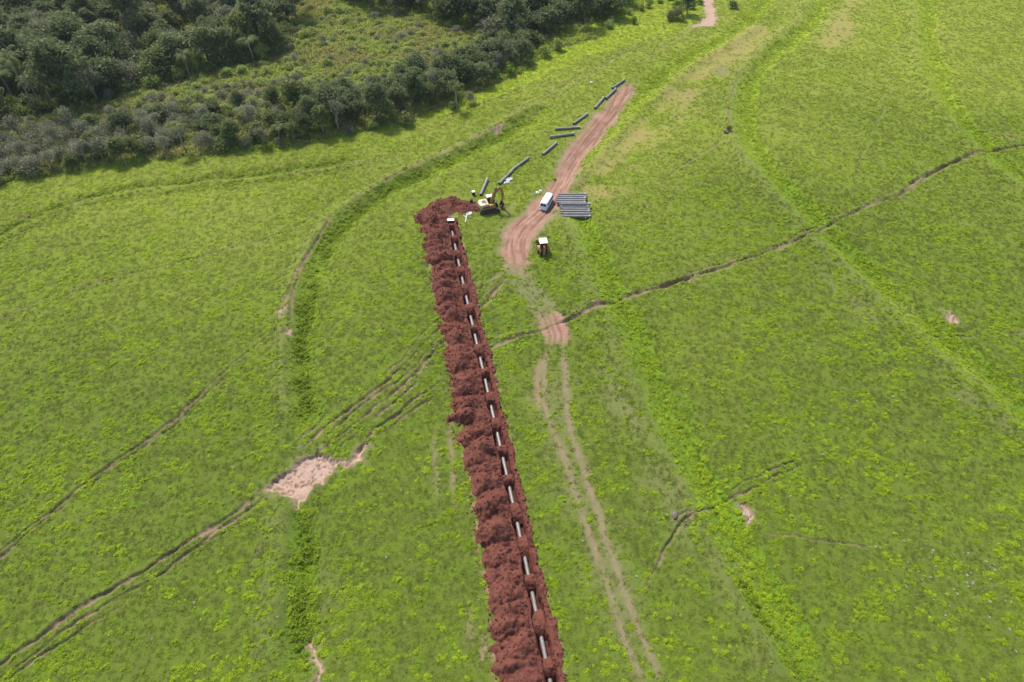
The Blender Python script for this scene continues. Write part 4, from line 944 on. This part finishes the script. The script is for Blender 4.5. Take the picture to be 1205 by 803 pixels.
# far wood, top middle
Z3 = [(372, -15), (400, 2), (430, 10), (480, 18), (540, 32), (590, 46), (625, 55), (652, 46), (690, 36), (716, 27), (735, 8), (742, -50), (365, -50)]
for q_ in scatter(Z3, 4.6, 150, 6):
    if random.random() < .8: plant('dark', q_[0], q_[1], random.uniform(.85, 1.25), 'dark tree in the far wood at the top middle', 'tree', 'dark trees of the far wood')
    else: plant('mid', q_[0], q_[1], random.uniform(.85, 1.25), 'mid green tree in the far wood at the top middle', 'tree', 'leafy trees of the far wood')
# front belt along the pasture
def belt_zone(poly, dist, n, seed, mix, group):
    for q_ in scatter(poly, dist, n, seed):
        r = random.random(); acc = 0
        for kind, w, lo, hi, lab, cat in mix:
            acc += w
            if r <= acc: plant(kind, q_[0], q_[1], random.uniform(lo, hi), lab, cat, f'{group}: {cat} {kind}'); break
belt_zone([(-40, 222), (-20, 218), (60, 204), (130, 191), (135, 152), (60, 162), (-20, 175), (-40, 178)], 2.9, 60, 7,
          [('grey', .78, .8, 1.15, 'grey twiggy shrub left of the front palm', 'shrub'), ('olive', .14, .9, 1.4, 'olive bush among the far left grey shrubs', 'bush'), ('mid', .08, .5, .75, 'small green tree among the far left shrubs', 'tree')], 'left front belt')
belt_zone([(130, 191), (250, 179), (330, 171), (330, 128), (260, 140), (200, 140), (135, 150)], 3.2, 55, 8,
          [('dark', .25, .5, .72, 'dark tree around the feathery palm', 'tree'), ('mid', .28, .55, .8, 'green tree around the feathery palm', 'tree'), ('grey', .35, .7, 1.1, 'grey shrub around the feathery palm', 'shrub'), ('olive', .12, .9, 1.4, 'olive bush around the feathery palm', 'bush')], 'middle front belt')
belt_zone([(330, 170), (400, 155), (470, 139), (520, 117), (570, 97), (612, 76), (632, 56), (600, 52), (560, 66), (520, 88), (450, 108), (400, 118), (330, 128)], 3.4, 75, 9,
          [('dark', .55, .55, .9, 'dark tree in the right part of the front belt', 'tree'), ('mid', .20, .6, .9, 'green tree in the right part of the front belt', 'tree'), ('grey', .17, .8, 1.2, 'grey shrub in the right part of the front belt', 'shrub'), ('olive', .08, .9, 1.5, 'olive bush in the right part of the front belt', 'bush')], 'right front belt')
# pale bushes along the grass edge
for k, (u, v, kd, sc, lab) in enumerate(((448, 147, 'olive', 1.1, 'round olive bush in the grass, left of three'), (462, 143, 'pale', .7, 'pale bush in the grass, middle of three'), (478, 147, 'olive', 1.1, 'round olive bush in the grass, right of three'), (438, 152, 'pale', .8, 'pale bush at the wood edge left of the three'),
      (553, 122, 'grey', .6, 'grey dry bush beside the slender flat-topped tree'), (534, 128, 'olive', .8, 'small bush at the foot of the slender flat-topped tree'), (583, 93, 'bright', 1.3, 'bright green bush at the wood edge above the slender tree'), (600, 88, 'bright', 1.2, 'second bright green bush at the wood edge'),
      (410, 158, 'grey', .7, 'grey bush at the pasture edge'), (330, 172, 'grey', .6, 'low grey bush at the pasture edge near the short palm'), (655, 60, 'pale', 1.0, 'pale bush where the far wood meets the fence'), (640, 66, 'pale', 1.1, 'pale bush left of the far wood corner'),
      (690, 40, 'pale', 1.0, 'pale bush at the right edge of the far wood'), (808, 17, 'dark', .6, 'small dark round tree left of the pink track at the top'), (797, 24, 'olive', 1.3, 'dark bush beside the small round tree at the top'), (789, 24, 'olive', 1.0, 'low bush left of the small round tree at the top'), (862, 10, 'olive', .9, 'bush right of the pink track at the top'),
      (857, 156, 'olive', .42, 'lone grey green bush on the bank above the side path'), (580, 46, 'grey', 1.75, 'tall pale grey tree at the end of the front belt'), (592, 44, 'grey', 1.5, 'second tall grey tree at the end of the front belt'))):
    p = G(u, v); placed.append(p); plant(kd, p[0], p[1], sc, lab, 'tree' if 'tree' in lab.split()[:5] else 'bush', None)
st_ = broadleaf('slender_tree', 7.0, 2.0, L_MID, BARKP, 77, 700, .2, 6, .78, .35); p = G(537, 128); st_.location = (p[0], p[1], gz(*p)); tag(st_, 'slender tree with bare trunk and flat crown beside the pasture', 'tree')
# marsh shrubs
MARSH = [(-110, 186), (0, 168), (130, 148), (260, 138), (330, 126), (450, 106), (520, 86), (570, 62), (600, 50), (585, 44), (480, 20), (400, 6), (352, -4), (350, 40), (335, 62), (290, 78), (200, 100), (110, 126), (0, 148), (-110, 168)]
for q_ in scatter(MARSH, 2.6, 280, 10):
    r = random.random()
    if r < .58: plant('pale', q_[0], q_[1], random.uniform(.35, 1.2), 'pale green shrub out in the marsh clearing', 'shrub', 'pale shrubs of the marsh clearing', sz=random.uniform(.5, .8))
    elif r < .80: plant('olive', q_[0], q_[1], random.uniform(.35, .9), 'olive shrub out in the marsh clearing', 'shrub', 'olive shrubs of the marsh clearing', sz=random.uniform(.5, .85))
    else: plant('grey', q_[0], q_[1], random.uniform(.35, .75), 'grey twiggy shrub out in the marsh clearing', 'shrub', 'grey shrubs of the marsh clearing', sz=random.uniform(.6, .9))
for q_ in scatter([(70, 158), (130, 148), (260, 138), (330, 126), (450, 106), (520, 86), (560, 66), (500, 62), (420, 82), (330, 98), (240, 108), (140, 128), (70, 140)], 1.9, 190, 14):
    if random.random() < .55: plant('grey', q_[0], q_[1], random.uniform(.3, .65), 'low grey scrub behind the front belt', 'shrub', 'grey scrub behind the front belt', sz=random.uniform(.6, .9))
    else: plant('pale', q_[0], q_[1], random.uniform(.4, .9), 'low pale scrub behind the front belt', 'shrub', 'pale scrub behind the front belt', sz=random.uniform(.6, .9))
for q_ in scatter([(-30, 152), (0, 147), (60, 132), (150, 112), (240, 91), (330, 65), (352, 40), (345, 34), (325, 54), (240, 79), (150, 99), (60, 118), (0, 132), (-30, 138)], 2.4, 60, 13):
    plant('olive' if random.random() < .7 else 'pale', q_[0], q_[1], random.uniform(.9, 1.7), 'low bush at the upper left wood edge', 'bush', 'low bushes along the upper left wood edge')
for q_ in scatter([(700, 40), (745, 32), (800, 22), (824, 15), (824, -60), (738, -60), (738, 5)], 3.6, 45, 12):
    plant('bright' if random.random() < .6 else 'pale', q_[0], q_[1], random.uniform(.6, 1.2), 'bright shrub right of the far wood', 'shrub', 'shrubs of the lush corner')
for kd, pr in protos.items():
    for k, o in enumerate(pr):
        if (kd, k) not in usedp:
            for c in list(o.children): bpy.data.objects.remove(c)
            bpy.data.objects.remove(o)

# nearer rows first, then from left to right, so that every tree of a crowd can be pointed at
def ordw(k): return ORD[k] if k < len(ORD) else f'{k + 1}' + {1: 'st', 2: 'nd', 3: 'rd'}.get((k + 1) % 10 if (k + 1) % 100 not in (11, 12, 13) else 0, 'th')
crowd = {}
for o in list(COL.objects):
    if o.parent is None and o.get('group') and o.get('category') in ('tree', 'shrub', 'bush'): crowd.setdefault(o['label'], []).append(o)
for lab, os_ in crowd.items():
    if len(os_) < 2: continue
    os_.sort(key=lambda o: o.location.y - .25 * o.location.x); nb = max(1, round(len(os_) / 14)); per_ = math.ceil(len(os_) / nb)
    for bnd in range(nb):
        row = sorted(os_[bnd * per_:(bnd + 1) * per_], key=lambda o: o.location.x / (o.location.y * cP + CAM_H * sP))
        for k, o in enumerate(row):
            o['label'] = lab + (f', {ordw(bnd)} row' if nb > 1 else '') + f', {ordw(k)} from left'

# ------------------------------------------------------------------ grass, weeds and reeds (uncountable, one object each)
PC = bpy.data.collections.new('blade_library')
def blades(name, n, h, spread, w, mat, seed, droop=.6):
    rs = np.random.default_rng(seed); V_, F_ = [], []
    for k in range(n):
        a = rs.uniform(0, 6.283); r0 = spread * .45 * math.sqrt(rs.uniform()); bx_, by_ = r0 * math.cos(a + rs.normal() * .5), r0 * math.sin(a + rs.normal() * .5)
        hh = h * rs.uniform(.55, 1.1) * (1 - .45 * r0 / (spread * .45 + 1e-6)); out = spread * .5 * rs.uniform(.3, 1.0) * droop; dx, dy = math.cos(a), math.sin(a); px_, py_ = -dy * w * .5, dx * w * .5
        m0 = (bx_ + dx * out * .35, by_ + dy * out * .35, hh * .7); t0 = (bx_ + dx * out, by_ + dy * out, hh * rs.uniform(.75, 1.05)); i = len(V_)
        V_ += [(bx_ - px_, by_ - py_, -.03), (bx_ + px_, by_ + py_, -.03), (m0[0] + px_, m0[1] + py_, m0[2]), (m0[0] - px_, m0[1] - py_, m0[2]), t0]
        F_ += [(i, i + 1, i + 2, i + 3), (i + 3, i + 2, i + 4)]
    me = bpy.data.meshes.new(name); me.from_pydata(V_, [], F_); me.materials.append(mat); o = bpy.data.objects.new(name, me); return o
def dome(name, n, h, rad, size, mat, seed, bias=1.6):
    rs = np.random.default_rng(seed); a = rs.uniform(0, 6.283, n); r = rad * np.sqrt(rs.uniform(0, 1, n)); z = h * (1 - (r / rad) ** 2) * rs.uniform(.45, 1.05, n) + .02
    Vq, Fq_ = leaf_quads(np.stack([r * np.cos(a), r * np.sin(a) * rs.uniform(.7, 1), z], 1), size, rs, bias, .45)
    me = bpy.data.meshes.new(name); me.from_pydata(Vq.tolist(), [], Fq_.tolist()); me.materials.append(mat); return bpy.data.objects.new(name, me)
def field(name, label, cat, pts, rot, scl, tint, var, protos_):
    col = bpy.data.collections.new(name + '_library')
    for o in protos_: col.objects.link(o)
    me = bpy.data.meshes.new(name); me.vertices.add(len(pts)); me.vertices.foreach_set('co', pts.astype(np.float32).ravel())
    for an, ty, arr, key in (('rot', 'FLOAT_VECTOR', rot, 'vector'), ('scl', 'FLOAT_VECTOR', scl, 'vector'), ('tint', 'FLOAT', tint, 'value'), ('yel', 'FLOAT', M_['yell'][gi(pts[:, 0], pts[:, 1])] * (M_['marsh'][gi(pts[:, 0], pts[:, 1])] < .5), 'value'), ('var', 'INT', var, 'value')):
        at_ = me.attributes.new(an, ty, 'POINT'); at_.data.foreach_set(key, np.ascontiguousarray(arr, np.int32 if ty == 'INT' else np.float32).ravel())
    o = bpy.data.objects.new(name, me); COL.objects.link(o); me.materials.append(protos_[0].data.materials[0])
    ng = bpy.data.node_groups.new(name, 'GeometryNodeTree'); ng.interface.new_socket('Geometry', in_out='INPUT', socket_type='NodeSocketGeometry'); ng.interface.new_socket('Geometry', in_out='OUTPUT', socket_type='NodeSocketGeometry')
    N = ng.nodes.new; gi_ = N('NodeGroupInput'); go = N('NodeGroupOutput'); ip = N('GeometryNodeInstanceOnPoints'); ci = N('GeometryNodeCollectionInfo')
    ci.inputs['Collection'].default_value = col; ci.inputs['Separate Children'].default_value = True; ci.inputs['Reset Children'].default_value = True; ip.inputs['Pick Instance'].default_value = True
    def na(nm, ty): n_ = N('GeometryNodeInputNamedAttribute'); n_.data_type = ty; n_.inputs['Name'].default_value = nm; return n_.outputs['Attribute']
    lk = ng.links.new; lk(gi_.outputs[0], ip.inputs['Points']); lk(ci.outputs[0], ip.inputs['Instance']); lk(na('rot', 'FLOAT_VECTOR'), ip.inputs['Rotation']); lk(na('scl', 'FLOAT_VECTOR'), ip.inputs['Scale']); lk(na('var', 'INT'), ip.inputs['Instance Index']); lk(ip.outputs[0], go.inputs[0])
    md = o.modifiers.new('scatter', 'NODES'); md.node_group = ng
    tag(o, label, cat, kind='stuff'); return o
def sample(n, seed, p=1.0):
    """random ground points over the ground in view, thinning out with distance"""
    rs = np.random.default_rng(seed); y = rs.uniform(20, 285, n * 3); x = rs.uniform(-200, 200, n * 3); d_ = depth_at(y)
    ok = (np.abs(x * FPX / d_) < 680) & (rs.uniform(size=n * 3) < (78 / d_) ** p); return x[ok], y[ok], rs
def heapmask(x, y):
    s_, t_ = toST(x, y); inn = (t_ > np.interp(s_, LES, LET) - .1) & (t_ < np.interp(s_, RES, RET) + .2) & (s_ < S_END + 1.5)
    ton = np.zeros(len(x), bool)
    for (u, v, r) in ((508, 246, 2.6), (518, 240, 3), (530, 237, 2.8), (541, 240, 2.6), (550, 242, 2.2), (558, 244, 2.0), (566, 245, 1.8), (524, 248, 2.4)):
        c = G(u, v); ton |= np.hypot(x - c[0], y - c[1]) < r
    return inn | ton
def finish(name, label, cat, x, y, rs, sc, hz, tint, protos_):
    i = gi(x, y); n = len(x); rot = np.stack([rs.normal(0, .08, n), rs.normal(0, .08, n), rs.uniform(0, 6.28, n)], 1)
    return field(name, label, cat, np.stack([x, y, Z[i]], 1), rot, np.stack([sc, sc, hz], 1), np.clip(tint, 0, 1), rs.integers(0, len(protos_), n), protos_)
def mask(x, y): i = gi(x, y); return {k: M_[k][i] for k in M_}
# short sward
x, y, rs = sample(240000, 21, 1.0); mk = mask(x, y); n2 = fbm(x / 3.5, y / 3.5, 701, 3)
ok = (rs.uniform(size=len(x)) < .62 + .38 * sst(.36, .56, fbm(x / 1.1, y / .9, 702, 2))) & (mk['dirt'] < .3) & (mk['marsh'] < .5) & (mk['path'] < .35) & (rs.uniform(size=len(x)) > mk['worn'] * 1.1) & ~heapmask(x, y) & (rs.uniform(size=len(x)) > mk['dry'] * .85)
x, y = x[ok], y[ok]; mk = mask(x, y); n2 = n2[ok]; d_ = depth_at(y)
sc = rs.uniform(.6, 1.25, len(x)) * (d_ / 95) ** .5
finish('meadow_grass', 'short green grass covering the whole pasture', 'grass', x, y, rs, sc, sc * rs.uniform(.6, 1.2, len(x)), .25 + .9 * (n2 - .4) + .4 * mk['lush'] + .45 * mk['yell'] + rs.normal(0, .18, len(x)) - .4 * mk['dry'],
       [blades('sward', 22, .12, .6, .06, GRASS, 1), blades('sward', 20, .15, .55, .06, GRASS, 2), blades('sward', 24, .09, .65, .06, GRASS, 3)])
print('sward', len(x))
# coarser weed clumps
x, y, rs = sample(330000, 22, .75); mk = mask(x, y)
cl = noise(x / 1.25, y / .95, 711) * .6 + fbm(x / 9, y / 9, 712, 2) * .4
pr_ = (.85 * sst(.53, .66, cl) + .04) * (1 - mk['worn']) * (1 - .9 * mk['dry']) * (1 - .6 * mk['yell']) + .42 * sst(.45, .9, mk['lush']) + .48 * mk['wet']
ok = (rs.uniform(size=len(x)) < pr_ * .7) & (mk['dirt'] < .25) & (mk['path'] < .3) & (mk['marsh'] < .5) & ~heapmask(x, y); x, y = x[ok], y[ok]; mk = mask(x, y)
sc = rs.uniform(.3, 1.0, len(x)) ** 1.3 * 1.15 * (1 + .35 * mk['lush'] + .5 * mk['wet'])
finish('pasture_weeds', 'bright green weed clumps dotted over the pasture', 'weeds', x, y, rs, sc, sc * rs.uniform(.35, .7, len(x)) * (1 - .5 * mk['yell']) * (1 + .8 * mk['wet']), .62 + .08 * mk['lush'] - 1.0 * mk['wet'] + .9 * (fbm(x / 6, y / 6, 713, 2) - .5) + rs.normal(0, .22, len(x)),
       [dome('weed', 70, .30, .36, .10, WEED, 4), dome('weed', 60, .38, .30, .11, WEED, 5), dome('weed', 80, .24, .45, .10, WEED, 6)])
print('weeds', len(x))
# reeds and rough growth of the marsh and woodland floor
x, y, rs = sample(120000, 23, .3); mk = mask(x, y); ok = mk['marsh'] > .5; x, y = x[ok], y[ok]; n2 = fbm(x / 9, y / 9, 721, 3)
sc = rs.uniform(.7, 1.9, len(x))
finish('marsh_reeds', 'rough reeds and low growth filling the marsh clearing', 'reeds', x, y, rs, sc, sc * rs.uniform(.6, 1.2, len(x)), .5 + 3.0 * (n2 - .5) + rs.normal(0, .35, len(x)),
       [dome('reed', 60, .75, .62, .17, REED, 7, .9), dome('reed', 60, .5, .75, .16, REED, 8, 1.2), blades('reed', 30, 1.1, .9, .12, REED, 9, .8), blades('reed', 24, .9, .7, .12, REED, 10, .5)])
print('reeds', len(x))
# pale dry weeds, mostly at the lower right
c = G(1150, 680); rs = np.random.default_rng(24); n = 90; x = np.concatenate([c[0] + rs.normal(0, 5.5, n), rs.uniform(-60, 70, 110)]); y = np.concatenate([c[1] + rs.normal(0, 3.0, n), rs.uniform(28, 150, 110)])
mk = mask(x, y); ok = (mk['dirt'] < .3) & ~heapmask(x, y) & (mk['marsh'] < .5); x, y = x[ok], y[ok]; sc = rs.uniform(.25, .6, len(x))
finish('dry_weeds', 'pale dry weed heads scattered over the pasture', 'weeds', x, y, rs, sc, sc, rs.uniform(0, 1, len(x)), [blades('dry', 26, .45, .5, .10, DRYW, 9, .9)])

# ------------------------------------------------------------------ air
m = bpy.data.materials.new('haze_air'); m.use_nodes = True; nt = m.node_tree; nt.nodes.remove(nt.nodes['Principled BSDF'])
pv = nt.nodes.new('ShaderNodeVolumePrincipled'); pv.inputs['Color'].default_value = (.80, .88, 1, 1); pv.inputs['Density'].default_value = .00007; pv.inputs['Anisotropy'].default_value = .3
nt.links.new(pv.outputs[0], nt.nodes['Material Output'].inputs['Volume'])
hz = MB().box((0, 2250 - 250, 50), (40000, 18000, 106)).build('haze', m); tag(hz, 'thin pale haze in the air over the whole valley', 'haze', kind='stuff')

# loose clods of soil on and around the heap
ok = np.nonzero((H > -.04) & (np.abs(TT) > 1.0))[0]; rs = np.random.default_rng(31); k = rs.choice(ok, 5200); x = XX[k] + rs.normal(0, .12, len(k)); y = YY[k] + rs.normal(0, .12, len(k)); z = HH[k] + .02
ed = rs.uniform(S_BEG, S_END, 1500); sd_ = rs.uniform(size=1500) < .6; te = np.where(sd_, np.interp(ed, LES, LET) - np.abs(rs.normal(0, .45, 1500)), np.interp(ed, RES, RET) + np.abs(rs.normal(0, .3, 1500)))
xe, ye = ST(ed, te); x = np.concatenate([x, xe]); y = np.concatenate([y, ye]); z = np.concatenate([z, Z[gi(xe, ye)] + .03])
def clod(seed):
    rs_ = random.Random(seed); bm = bmesh.new(); bmesh.ops.create_icosphere(bm, subdivisions=1, radius=.5)
    for q_ in bm.verts: q_.co *= rs_.uniform(.6, 1.2); q_.co.z *= .75
    me = bpy.data.meshes.new('clod'); bm.to_mesh(me); bm.free(); me.materials.append(REDSOIL); return bpy.data.objects.new('clod', me)
sc = .08 + .42 * rs.uniform(0, 1, len(x)) ** 3.5; sc[5200:] *= .75
field('soil_clods', 'loose clods of red soil over and beside the spoil heap', 'soil clods', np.stack([x, y, z], 1), rs.uniform(0, 6.28, (len(x), 3)), np.stack([sc, sc * rs.uniform(.7, 1.2, len(x)), sc], 1), rs.uniform(0, 1, len(x)), rs.integers(0, 3, len(x)), [clod(1), clod(2), clod(3)])
